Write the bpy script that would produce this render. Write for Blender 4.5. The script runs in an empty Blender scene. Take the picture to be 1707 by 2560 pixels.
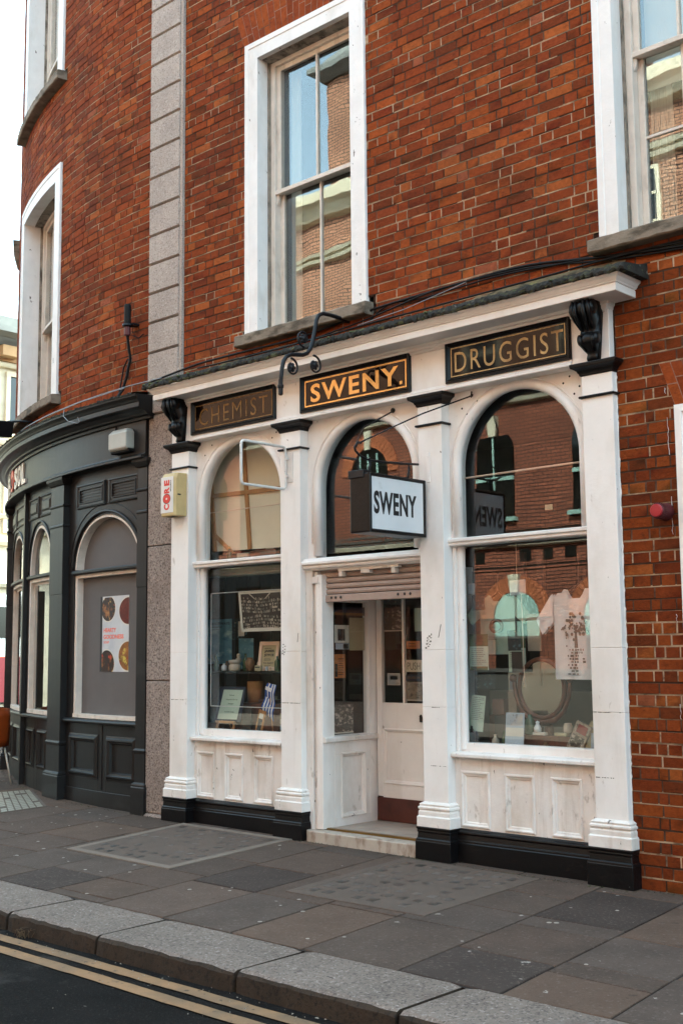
import bpy, math, random
from mathutils import Vector, Matrix
random.seed(7)
R = math.radians
scene = bpy.context.scene
COL = scene.collection
PI = math.pi

# ------------------------------------------------------------------ camera
def make_camera():
    yaw, pitch, roll = 0.7460025, 0.1196908, -0.0091417
    f = Vector((-math.sin(yaw)*math.cos(pitch), math.cos(yaw)*math.cos(pitch), math.sin(pitch)))
    r0 = f.cross(Vector((0, 0, 1))).normalized(); u0 = r0.cross(f)
    c, s = math.cos(roll), math.sin(roll)
    r = c*r0 + s*u0; u = -s*r0 + c*u0
    cam = bpy.data.cameras.new('camera'); ob = bpy.data.objects.new('camera', cam); COL.objects.link(ob)
    m = Matrix((r, u, -f)).transposed().to_4x4(); m.translation = Vector((9.07975, -7.36389, 1.60994))
    ob.matrix_world = m
    cam.sensor_fit = 'VERTICAL'; cam.sensor_height = 36; cam.sensor_width = 24
    cam.lens = 2961.782/2560*36
    cam.clip_start = .05; cam.clip_end = 900
    scene.camera = ob
make_camera()

# ------------------------------------------------------------------ world, sun, exposure
SUN_EL, SUN_AZ = 43.0, 16.0          # azimuth measured from +Y towards +X
w = bpy.data.worlds.new('World'); scene.world = w; w.use_nodes = True
nt = w.node_tree; nt.nodes.clear()
sky = nt.nodes.new('ShaderNodeTexSky'); sky.sky_type = 'NISHITA'; sky.sun_disc = False
sky.sun_elevation = R(SUN_EL); sky.sun_rotation = R(SUN_AZ)
sky.air_density = 1.0; sky.dust_density = 3.5; sky.ozone_density = .6
hs = nt.nodes.new('ShaderNodeHueSaturation'); hs.inputs['Saturation'].default_value = .45
bg = nt.nodes.new('ShaderNodeBackground'); bg.inputs['Strength'].default_value = .15
wo = nt.nodes.new('ShaderNodeOutputWorld')
nt.links.new(sky.outputs[0], hs.inputs['Color']); nt.links.new(hs.outputs[0], bg.inputs['Color']); nt.links.new(bg.outputs[0], wo.inputs['Surface'])
sd = bpy.data.lights.new('sun', 'SUN'); sd.energy = 2.4; sd.angle = R(.5); sd.color = (1, .93, .82)
so = bpy.data.objects.new('sun', sd); COL.objects.link(so)
to_sun = Vector((math.sin(R(SUN_AZ))*math.cos(R(SUN_EL)), math.cos(R(SUN_AZ))*math.cos(R(SUN_EL)), math.sin(R(SUN_EL))))
so.rotation_euler = to_sun.to_track_quat('Z', 'Y').to_euler(); so.location = (0, 20, 30)
vs = scene.view_settings
vs.view_transform = 'Standard'; vs.look = 'None'; vs.gamma = 1; vs.exposure = 2.95
vs.use_white_balance = True; vs.white_balance_temperature = 5480; vs.white_balance_tint = -14
scene.cycles.use_denoising = True
scene.cycles.max_bounces = 8; scene.cycles.diffuse_bounces = 4; scene.cycles.glossy_bounces = 4
scene.cycles.transparent_max_bounces = 16; scene.cycles.transmission_bounces = 4
scene.cycles.sample_clamp_indirect = 6; scene.cycles.caustics_reflective = False; scene.cycles.caustics_refractive = False

# ------------------------------------------------------------------ materials
def C(h, k=1.0):
    h = h.lstrip('#'); o = []
    for i in (0, 2, 4):
        c = int(h[i:i+2], 16)/255
        o.append((c/12.92 if c <= .04045 else ((c+.055)/1.055)**2.4)*k)
    return tuple(o)

def M(name, col, rough=.6, var=.15, vs=5.0, bump=.0, bs=60.0, spec=.4, metal=0.0, attr=False, layers=(), coat=0.0, det=6):
    """col: linear albedo. layers: (scale xyz, lo, hi, colour, strength) noise patches laid over the base."""
    m = bpy.data.materials.new(name); m.use_nodes = True
    t = m.node_tree; N = t.nodes; Lk = t.links
    b = N['Principled BSDF']
    tc = N.new('ShaderNodeTexCoord')
    if attr:
        a = N.new('ShaderNodeAttribute'); a.attribute_name = 'Col'; base = a.outputs['Color']
    else:
        rgb = N.new('ShaderNodeRGB'); rgb.outputs[0].default_value = (*col, 1); base = rgb.outputs[0]
    if var > 0:
        n = N.new('ShaderNodeTexNoise'); n.inputs['Scale'].default_value = vs; n.inputs['Detail'].default_value = det; n.inputs['Roughness'].default_value = .65
        Lk.new(tc.outputs['Object'], n.inputs['Vector'])
        mr = N.new('ShaderNodeMapRange'); mr.inputs['From Min'].default_value = .3; mr.inputs['From Max'].default_value = .7
        mr.inputs['To Min'].default_value = 1-var; mr.inputs['To Max'].default_value = 1+var
        Lk.new(n.outputs['Fac'], mr.inputs['Value'])
        vm = N.new('ShaderNodeVectorMath'); vm.operation = 'SCALE'
        Lk.new(base, vm.inputs[0]); Lk.new(mr.outputs[0], vm.inputs['Scale']); base = vm.outputs[0]
    for sc, lo, hi, lc, st in layers:
        mp = N.new('ShaderNodeMapping'); mp.inputs['Scale'].default_value = sc
        mp.inputs['Location'].default_value = (random.uniform(0, 9), random.uniform(0, 9), random.uniform(0, 9))
        Lk.new(tc.outputs['Object'], mp.inputs['Vector'])
        n = N.new('ShaderNodeTexNoise'); n.inputs['Scale'].default_value = 1; n.inputs['Detail'].default_value = 5; n.inputs['Roughness'].default_value = .6
        Lk.new(mp.outputs[0], n.inputs['Vector'])
        mr = N.new('ShaderNodeMapRange'); mr.inputs['From Min'].default_value = lo; mr.inputs['From Max'].default_value = hi; mr.inputs['To Max'].default_value = st
        Lk.new(n.outputs['Fac'], mr.inputs['Value'])
        mx = N.new('ShaderNodeMix'); mx.data_type = 'RGBA'
        Lk.new(mr.outputs[0], mx.inputs['Factor']); Lk.new(base, mx.inputs['A']); mx.inputs['B'].default_value = (*lc, 1)
        base = mx.outputs['Result']
    Lk.new(base, b.inputs['Base Color'])
    b.inputs['Roughness'].default_value = rough; b.inputs['Specular IOR Level'].default_value = spec; b.inputs['Metallic'].default_value = metal
    if coat: b.inputs['Coat Weight'].default_value = coat; b.inputs['Coat Roughness'].default_value = .06
    if bump > 0:
        n = N.new('ShaderNodeTexNoise'); n.inputs['Scale'].default_value = bs; n.inputs['Detail'].default_value = 5; n.inputs['Roughness'].default_value = .7
        Lk.new(tc.outputs['Object'], n.inputs['Vector'])
        bp = N.new('ShaderNodeBump'); bp.inputs['Strength'].default_value = bump; bp.inputs['Distance'].default_value = .01
        Lk.new(n.outputs['Fac'], bp.inputs['Height']); Lk.new(bp.outputs[0], b.inputs['Normal'])
    return m

def glass(name, refl=.10, tint=(.93, .95, .94), wav=0.0, ws=2.0, rough=0.0):
    m = bpy.data.materials.new(name); m.use_nodes = True
    t = m.node_tree; N = t.nodes; Lk = t.links; N.clear()
    out = N.new('ShaderNodeOutputMaterial'); mx = N.new('ShaderNodeMixShader')
    tr = N.new('ShaderNodeBsdfTransparent'); tr.inputs[0].default_value = (*tint, 1)
    gl = N.new('ShaderNodeBsdfGlossy'); gl.inputs['Roughness'].default_value = rough; gl.inputs['Color'].default_value = (1, 1, 1, 1)
    lw = N.new('ShaderNodeLayerWeight'); lw.inputs['Blend'].default_value = .5
    pw = N.new('ShaderNodeMath'); pw.operation = 'POWER'; pw.inputs[1].default_value = 4.2
    ml = N.new('ShaderNodeMath'); ml.operation = 'MULTIPLY_ADD'; ml.inputs[1].default_value = .85; ml.inputs[2].default_value = refl; ml.use_clamp = True
    Lk.new(lw.outputs['Facing'], pw.inputs[0]); Lk.new(pw.outputs[0], ml.inputs[0]); Lk.new(ml.outputs[0], mx.inputs[0])
    Lk.new(tr.outputs[0], mx.inputs[1]); Lk.new(gl.outputs[0], mx.inputs[2]); Lk.new(mx.outputs[0], out.inputs[0])
    if wav > 0:
        tc = N.new('ShaderNodeTexCoord'); n = N.new('ShaderNodeTexNoise'); n.inputs['Scale'].default_value = ws; n.inputs['Detail'].default_value = 1.5
        bp = N.new('ShaderNodeBump'); bp.inputs['Strength'].default_value = wav; bp.inputs['Distance'].default_value = .02
        Lk.new(tc.outputs['Object'], n.inputs['Vector']); Lk.new(n.outputs['Fac'], bp.inputs['Height']); Lk.new(bp.outputs[0], gl.inputs['Normal'])
    return m

MAT = {}
W_ = MAT
GRIME = C('4a4038')
W_['white'] = M('white paint', (.80, .775, .75), .45, .05, 3, .12, 45, layers=[
    ((2.0, 2.0, .8), .52, .80, C('b8a994'), .5), ((7, 7, .7), .58, .8, C('b0a08c'), .25), ((18, 18, 6), .67, .72, C('8d8073'), .4), ((24, 24, 15), .715, .73, C('3a322b'), .85)])
W_['white_worn'] = M('worn white paint', (.76, .725, .69), .5, .07, 4, .25, 40, layers=[
    ((3, 3, 1.2), .48, .78, C('ab9a85'), .6), ((11, 11, 1.2), .56, .75, C('9d8c78'), .4), ((13, 13, 6), .62, .70, C('7f7263'), .5), ((19, 19, 9), .685, .70, C('3d3228'), .9)])
W_['white_flaky'] = M('flaking white paint', (.78, .76, .745), .5, .06, 4, .3, 35, layers=[
    ((4, 4, 1.5), .56, .8, C('b0a28f'), .45), ((13, 13, 7), .685, .70, C('4f4136'), .9), ((2.5, 2.5, .6), .55, .8, C('a8998a'), .4)])
W_['sash'] = M('aged sash paint', (.66, .60, .53), .5, .10, 6, .15, 50, layers=[((8, 8, 3), .55, .75, C('7d705f'), .5)])
W_['grime'] = M('grimy plaster reveal', C('8d8478'), .85, .35, 7, .5, 30, layers=[((10, 10, 4), .48, .62, C('2c2823'), .75)])
W_['shutter'] = M('pink grey shutter slat', C('a08e84'), .5, .10, 9, .1, 60, layers=[((3, 3, 16), .6, .75, C('6b5c53'), .5)])
W_['black'] = M('black gloss paint', (.005, .0045, .005), .3, .25, 6, .25, 35, .22, layers=[((2, 2, 1.5), .58, .85, C('1f1d1b'), .6), ((26, 26, 26), .73, .76, C('8d867e'), .7)])
W_['iron'] = M('black iron', (.007, .007, .009), .4, .3, 12, .2, 60, .25)
W_['dark_grey'] = M('charcoal shop paint', (.0105, .0098, .0098), .42, .14, 3, .12, 40, .32, layers=[((1.2, 1.2, 2.5), .58, .85, C('4b4a49'), .5), ((40, 40, 20), .755, .775, C('9a958f'), .6)])
W_['board'] = M('grey board', C('5e5a59'), .7, .05, 5, .15, 120)
W_['brick'] = M('red brick', (1, 1, 1), .9, .22, 26, .9, 40, .12, attr=True, layers=[
    ((16, 16, 34), .58, .70, C('3a1c12'), .5), ((.9, .9, .7), .48, .78, C('45261a'), .55), ((.5, .5, 2.2), .62, .85, C('7a5a4a'), .30), ((48, 48, 55), .735, .76, C('c9a994'), .6)])
W_['mortar'] = M('lime mortar', (1, 1, 1), .95, .35, 9, .5, 80, .1, attr=True, layers=[((5, 5, 9), .48, .66, C('35261f'), .75)])
W_['brick_plain'] = M('plain red brick', C('7c3d28'), .9, .2, 3, .2, 20)
W_['granite'] = M('grey granite', C('aa9e95'), .85, .14, 2.5, .7, 60, .2, layers=[((75, 75, 75), .53, .63, C('5a524d'), .6), ((60, 60, 60), .58, .68, C('dcd3cb'), .55), ((1.5, 1.5, 1.1), .55, .8, C('7b6b60'), .5)])
W_['granite_low'] = M('brown granite', C('948880'), .85, .14, 2.5, .8, 60, .2, layers=[((62, 62, 62), .50, .60, C('3f332b'), .7), ((50, 50, 50), .57, .66, C('c3b0a2'), .6), ((1.5, 1.5, 1.1), .5, .8, C('5f4c40'), .55)])
W_['sill'] = M('weathered stone sill', C('83786a'), .9, .2, 5, .6, 70, .2, layers=[((5, 5, 12), .46, .66, C('39342b'), .75), ((40, 40, 40), .66, .74, C('a39a8b'), .6)])
W_['moss'] = M('mossy lead flashing', C('2f2e2b'), .9, .35, 12, .8, 45, .2, layers=[((9, 9, 22), .54, .64, C('5a5c3c'), .75), ((18, 18, 18), .63, .72, C('8c8a82'), .6)])
W_['moss_stone'] = M('mossy stone fillet', C('6d6049'), .95, .3, 7, .7, 50, .2, layers=[((6, 6, 14), .5, .62, C('25211b'), .85), ((9, 9, 9), .6, .7, C('7f7c45'), .6)])
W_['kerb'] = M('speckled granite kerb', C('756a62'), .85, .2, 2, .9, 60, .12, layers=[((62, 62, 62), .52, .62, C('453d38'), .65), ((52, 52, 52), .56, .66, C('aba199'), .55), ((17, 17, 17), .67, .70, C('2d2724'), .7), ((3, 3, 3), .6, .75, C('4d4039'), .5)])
W_['kerb_face'] = M('dirty kerb face', C('33291f'), .85, .3, 5, .5, 60, .3, layers=[((40, 40, 40), .52, .62, C('1a1513'), .7)])  # upright faces darker and browner than the kerb top
W_['slab'] = M('paving slab', (1, 1, 1), .85, .16, 3.2, .5, 60, .12, attr=True, layers=[
    ((1.1, 1.1, 1), .50, .75, C('433b36'), .55), ((9, 9, 1), .70, .715, C('aaa198'), .75), ((6, 6, 1), .66, .70, C('352e2a'), .5), ((45, 45, 45), .56, .68, C('7d726a'), .35), ((55, 55, 55), .56, .68, C('332c28'), .4), ((.7, 4, 1), .6, .75, C('3a332f'), .35)])
W_['joint'] = M('dark sandy joint', C('1f1a17'), .95, .3, 20, .4, 60)
W_['concrete'] = M('worn concrete frame', C('73675c'), .85, .12, 4, .4, 120, .3, layers=[((70, 70, 70), .58, .7, C('443c37'), .5), ((2.5, 2.5, 1), .55, .75, C('5a514a'), .5)])
W_['concrete_fill'] = M('lens panel concrete', C('594d44'), .85, .12, 5, .4, 120, .3, layers=[((70, 70, 70), .56, .7, C('3d3632'), .5)])
W_['lens'] = M('dull glass lens', C('2f2925'), .45, .25, 9, .2, 60, .5, layers=[((3, 3, 1), .45, .6, C('655c56'), .9)])
W_['lens_pale'] = M('pale glass lens', C('8a8474'), .4, .25, 7, .2, 60, .5)
W_['asphalt'] = M('worn asphalt', C('171514'), .95, .3, 3, 1.0, 70, .08, layers=[((75, 75, 75), .57, .68, C('433f3c'), .5), ((60, 60, 60), .58, .66, C('0f0e0d'), .7), ((1.3, 1.3, 1), .60, .72, C('4d4946'), .45), ((20, 20, 20), .71, .735, C('8d867e'), .7)])
W_['yellow'] = M('worn yellow line paint', C('86694a'), .8, .12, 4, .4, 120, .3, layers=[((2.5, 2.5, 1), .46, .66, C('5f5243'), .8), ((22, 22, 22), .62, .68, C('2f2a26'), .8), ((9, 9, 9), .66, .70, C('3f372f'), .7)])
W_['step'] = M('worn marble step', C('aba093'), .6, .10, 5, .2, 60, .4, layers=[((12, 12, 5), .5, .66, C('6f5440'), .7)])
W_['tile'] = M('threshold tile', C('a1968b'), .55, .12, 4, .1, 50, .4, layers=[((5, 5, 5), .55, .7, C('6a6058'), .5)])
W_['kick'] = M('brown metal kick plate', C('4d261c'), .45, .25, 6, .15, 30, .4, layers=[((9, 9, 9), .6, .72, C('2e1912'), .7)])
W_['brass'] = M('brass', C('7c6234'), .35, .2, 10, 0, 1, .5, .8)
W_['gold'] = M('gilded letter', C('dcae66'), .25, .16, 14, .05, 40, .5, .45)
W_['gold_dull'] = M('dull gilded letter', C('74592f'), .4, .3, 9, .05, 40, .4, .3, layers=[((9, 9, 9), .54, .70, C('2a1c14'), .7)])
W_['gold_pale'] = M('pale gilded letter', C('a08a60'), .34, .2, 9, .05, 40, .5, .3, layers=[((5, 5, 5), .5, .68, C('5d4326'), .8)])
W_['sign_glass'] = M('black sign glass', C('120b09'), .05, .15, 5, 0, 1, .22)
W_['dark_wood'] = M('dark shop wood', C('35211a'), .5, .3, 5, .1, 30, .4, layers=[((14, 14, 1.2), .5, .68, C('1c110d'), .7)])
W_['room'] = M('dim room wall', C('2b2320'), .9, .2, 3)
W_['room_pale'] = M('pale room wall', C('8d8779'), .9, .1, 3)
W_['bed'] = M('display shelf board', C('5c4f40'), .6, .2, 6, .1, 30)
W_['wood'] = M('light pine', C('a8794a'), .6, .15, 12, .1, 40, layers=[((60, 60, 6), .5, .7, C('8a5d36'), .5)])
W_['mahog'] = M('mahogany', C('5b3423'), .4, .25, 9, .1, 40, .5, layers=[((30, 30, 6), .5, .7, C('3a1e14'), .6)])
W_['canvas'] = M('raw canvas back', C('e2d6bf'), .9, .06, 3, .3, 300)
W_['curtain'] = M('net curtain', C('bdb7ab'), .9, .08, 3, .2, 60)
W_['blind'] = M('pale roller blind', C('b9b0a0'), .9, .05, 3, .1, 60)
W_['alarm_white'] = M('white alarm plastic', C('d9d6d2'), .4, .05, 5)
W_['alarm_cream'] = M('yellowed plastic', C('c2ae7d'), .45, .10, 5, layers=[((6, 6, 3), .6, .75, C('9a8556'), .5)])
W_['red_print'] = M('red print', C('cc3b33'), .5, .05, 5)
W_['orange_print'] = M('coral print', C('de6a55'), .5, .05, 5)
W_['ink'] = M('black ink', (.012, .012, .013), .5, 0)
W_['ink_grey'] = M('grey ink', C('6d6a64'), .7, 0)
W_['lightbox'] = M('white acrylic face', C('d5d6d8'), .25, .04, 4, 0, 1, .5, layers=[((9, 9, 9), .62, .75, C('b5b3b0'), .5)])
W_['tubewhite'] = M('white painted tube', C('cfccc8'), .4, .08, 8, layers=[((20, 20, 20), .66, .72, C('55493f'), .8)])
W_['rubber'] = M('black cable sheath', (.005, .005, .0055), .6, .2, 8, 0, 1, .2)
W_['cable_grey'] = M('grey cable sheath', C('8b9096'), .5, .1, 8)
W_['flood'] = M('grey white lamp housing', C('a9aaa3'), .35, .08, 4)
W_['sign_white'] = M('white acrylic letter', C('ddd8d0'), .4, .03, 5)
W_['poster_paper'] = M('poster paper', C('c3c5c8'), .5, .08, 5, layers=[((4, 4, 3), .5, .75, C('8f9bb0'), .6)])
W_['soup_dark'] = M('dark soup', C('2a150d'), .3, .4, 14, layers=[((11, 11, 11), .54, .62, C('96602a'), .9), ((17, 17, 17), .60, .66, C('b8452a'), .9), ((15, 15, 15), .62, .67, C('c9a860'), .8)])
W_['soup_red'] = M('red soup', C('571a12'), .3, .25, 16, layers=[((10, 10, 10), .6, .75, C('8a3b17'), .7)])
W_['soup_gold'] = M('golden soup', C('86592a'), .3, .4, 12, layers=[((12, 12, 12), .54, .62, C('c9b852'), .9), ((15, 15, 15), .58, .64, C('8a2a1c'), .9), ((13, 13, 13), .60, .66, C('2a1c10'), .9)])
W_['bowl'] = M('bowl rim', C('d2cdc2'), .35, .05, 5)
W_['paper'] = M('white paper', C('cfcabf'), .8, .05, 6)
W_['paper_aged'] = M('aged paper', C('a89e80'), .85, .08, 6)
W_['paper_green'] = M('pale green paper', C('b4c2b2'), .8, .05, 6)
W_['paper_orange'] = M('orange card', C('b26f3d'), .8, .12, 8)
W_['bw_photo'] = M('black and white photograph', C('3a332e'), .35, .5, 18, 0, 1, .5, layers=[((26, 26, 40), .50, .60, C('b7ada0'), .85), ((60, 60, 60), .52, .62, C('16120f'), .8)])
W_['blue_art'] = M('blue seaside artwork', C('5d8493'), .5, .3, 5, layers=[((3, 3, 7), .5, .62, C('b0c3bd'), .8), ((5, 5, 9), .56, .66, C('2f5f7c'), .8)])
W_['sky_art'] = M('pale beach print', C('9fa6b0'), .5, .15, 8, layers=[((30, 30, 30), .58, .66, C('5b514d'), .7), ((5, 5, 5), .5, .65, C('c7b7ab'), .8)])
W_['dark_art'] = M('dark poster print', C('23262a'), .4, .4, 12, layers=[((18, 18, 22), .56, .66, C('5f7a85'), .8), ((40, 40, 40), .62, .7, C('bda88a'), .8)])
W_['sepia'] = M('sepia street photograph', C('8d8072'), .4, .4, 14, layers=[((20, 20, 34), .52, .62, C('3b322b'), .85)])
W_['blue'] = M('flag blue', C('2a4d9b'), .7, .1, 8)
W_['flag_white'] = M('flag white', C('d6d8dc'), .7, .05, 8)
W_['green_glass'] = M('green bottle glass', C('27442a'), .12, .15, 8, 0, 1, .6)
W_['brown_clay'] = M('brown earthenware', C('7d6147'), .6, .15, 10)
W_['pale_clay'] = M('pale pottery', C('b3a797'), .5, .12, 10)
W_['pink_clay'] = M('dusky pink box', C('87695c'), .7, .15, 8)
W_['gilt'] = M('white lit picture frame', C('d9c0ad'), .45, .06, 8)  # one even pinkish white
W_['shirt'] = M('white cotton shirt', C('e0dfe2'), .9, .05, 4, .3, 25)
W_['shirt_mint'] = M('pale mint cotton', C('a9bdb0'), .9, .05, 4, .3, 25)
W_['tubelight'] = M('unlit strip lamp', C('ddd2bd'), .4, .1, 8)
W_['mirror'] = M('old mirror', (.36, .30, .25), .16, .1, 3, 0, 1, .5, 1.0)
W_['book_red'] = M('red cloth book', C('7a2a24'), .7, .15, 20)
W_['book_dark'] = M('dark cloth book', C('3a302b'), .7, .2, 20)
W_['leaflet'] = M('blue white leaflet', C('a9b3bf'), .6, .06, 6)
W_['navy'] = M('navy mount', C('22283a'), .6, .1, 8)
W_['orange_plastic'] = M('orange plastic', C('8a3d14'), .35, .08, 6, 0, 1, .5)
W_['chrome'] = M('pale metal leg', C('bdb6a8'), .35, .05, 8, 0, 1, .5, .4)
W_['red_plastic'] = M('red plastic', C('97202b'), .35, .1, 9)
W_['maroon'] = M('dull maroon plastic', C('4d1f22'), .5, .1, 9)
W_['cream_stone'] = M('cream stucco', C('cdbfa6'), .9, .08, 1, layers=[((.3, .3, 1), .5, .7, C('a98f6d'), .5)])
W_['grey_stone'] = M('grey stone blocking', C('77746f'), .9, .2, .8)
W_['dark_stone'] = M('dark plinth stone', C('4a4540'), .9, .2, .8)
W_['tan_stone'] = M('tan stone frieze', C('b08a62'), .9, .15, .8)
W_['bus_red'] = M('red coach paint', C('6e1a22'), .3, .05, 2, 0, 1, .5)
W_['bus_orange'] = M('orange coach stripe', C('d8682c'), .3, .05, 2, 0, 1, .5)
W_['bus_white'] = M('white coach paint', C('d8d5cf'), .3, .05, 2, 0, 1, .5)
W_['tyre'] = M('rubber tyre', (.02, .02, .02), .8, 0)
W_['plant'] = M('weed green', C('4a5230'), .8, .3, 20)
W_['dry_leaf'] = M('dry brown weed', C('54432e'), .8, .3, 20)
W_['gum'] = M('trodden gum', C('8f867c'), .8, .3, 9)
W_['grit'] = M('dark grit', C('3b352b'), .9, .5, 7, layers=[((3, 3, 3), .5, .6, C('4a4a2e'), .8), ((30, 30, 30), .6, .66, C('85796a'), .8)])
W_['litter'] = M('pale litter', C('857d72'), .8, .3, 30)
W_['mint_pane'] = M('mint tinted fanlight', C('9fb5a8'), .15, .05, 2, 0, 1, .5)  # mint colour stands in for sky reflected in the arched panes
W_['opp_pane'] = M('dark window glass', C('14120f'), .05, .1, 2, 0, 1, .5)
W_['glass'] = glass('shop window glass', .05, (.95, .96, .95), .05, 1.2)
W_['glass_old'] = glass('old wavy sash glass', .09, (.93, .95, .94), .05, 2.0)
W_['glass_shelf'] = glass('glass shelf', .12, (.75, .83, .78))

def brick_tex(name, c1, c2):
    m = bpy.data.materials.new(name); m.use_nodes = True
    t = m.node_tree; N = t.nodes; Lk = t.links; b = N['Principled BSDF']
    tc = N.new('ShaderNodeTexCoord'); mp = N.new('ShaderNodeMapping'); mp.inputs['Rotation'].default_value = (R(-90), 0, 0)
    br = N.new('ShaderNodeTexBrick'); br.inputs['Scale'].default_value = 1
    br.inputs['Brick Width'].default_value = .235; br.inputs['Row Height'].default_value = .0815; br.inputs['Mortar Size'].default_value = .011
    br.inputs['Color1'].default_value = (*C(c1), 1); br.inputs['Color2'].default_value = (*C(c2), 1); br.inputs['Mortar'].default_value = (*C('2f1d16'), 1)
    no = N.new('ShaderNodeTexNoise'); no.inputs['Scale'].default_value = .7; no.inputs['Detail'].default_value = 4
    mr = N.new('ShaderNodeMapRange'); mr.inputs['From Min'].default_value = .3; mr.inputs['From Max'].default_value = .7; mr.inputs['To Min'].default_value = .75; mr.inputs['To Max'].default_value = 1.2
    vm = N.new('ShaderNodeVectorMath'); vm.operation = 'SCALE'
    Lk.new(tc.outputs['Object'], mp.inputs['Vector']); Lk.new(mp.outputs[0], br.inputs['Vector'])
    Lk.new(tc.outputs['Object'], no.inputs['Vector']); Lk.new(no.outputs['Fac'], mr.inputs['Value'])
    Lk.new(br.outputs['Color'], vm.inputs[0]); Lk.new(mr.outputs[0], vm.inputs['Scale']); Lk.new(vm.outputs[0], b.inputs['Base Color'])
    b.inputs['Roughness'].default_value = .9
    return m
W_['opp_brick'] = brick_tex('opposite pale red brick', 'b07f63', '9c6c52')  # upper brick paled in colour to look sunlit in the reflections
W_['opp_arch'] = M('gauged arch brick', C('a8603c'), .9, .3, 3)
W_['opp_brick_low'] = brick_tex('opposite red brick', '93543a', '7c452f')  # lower brick darkened in colour to look shaded in the reflections

# ------------------------------------------------------------------ mesh builder
RC, CX0 = 8.9, -.42
CY0 = .055 + RC
def TF(u, v, w): return (u, -w, v)                 # the straight facade: u right, v up, w towards the street
def TCY(u, v, w):                                  # the curved corner: u = minus the arc length
    th = -u/RC; r = RC + w
    return (CX0 - r*math.sin(th), CY0 - r*math.cos(th), v)
def TX(x0): return lambda u, v, w: (x0 + w, u, v)  # a plane facing +X
def TPL(o, ux, uy):                                # any plane: origin, direction of u, direction of v
    o, ux, uy = Vector(o), Vector(ux).normalized(), Vector(uy).normalized(); n = ux.cross(uy)
    return lambda u, v, w: tuple(o + ux*u + uy*v + n*w)
POS = {}

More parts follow.
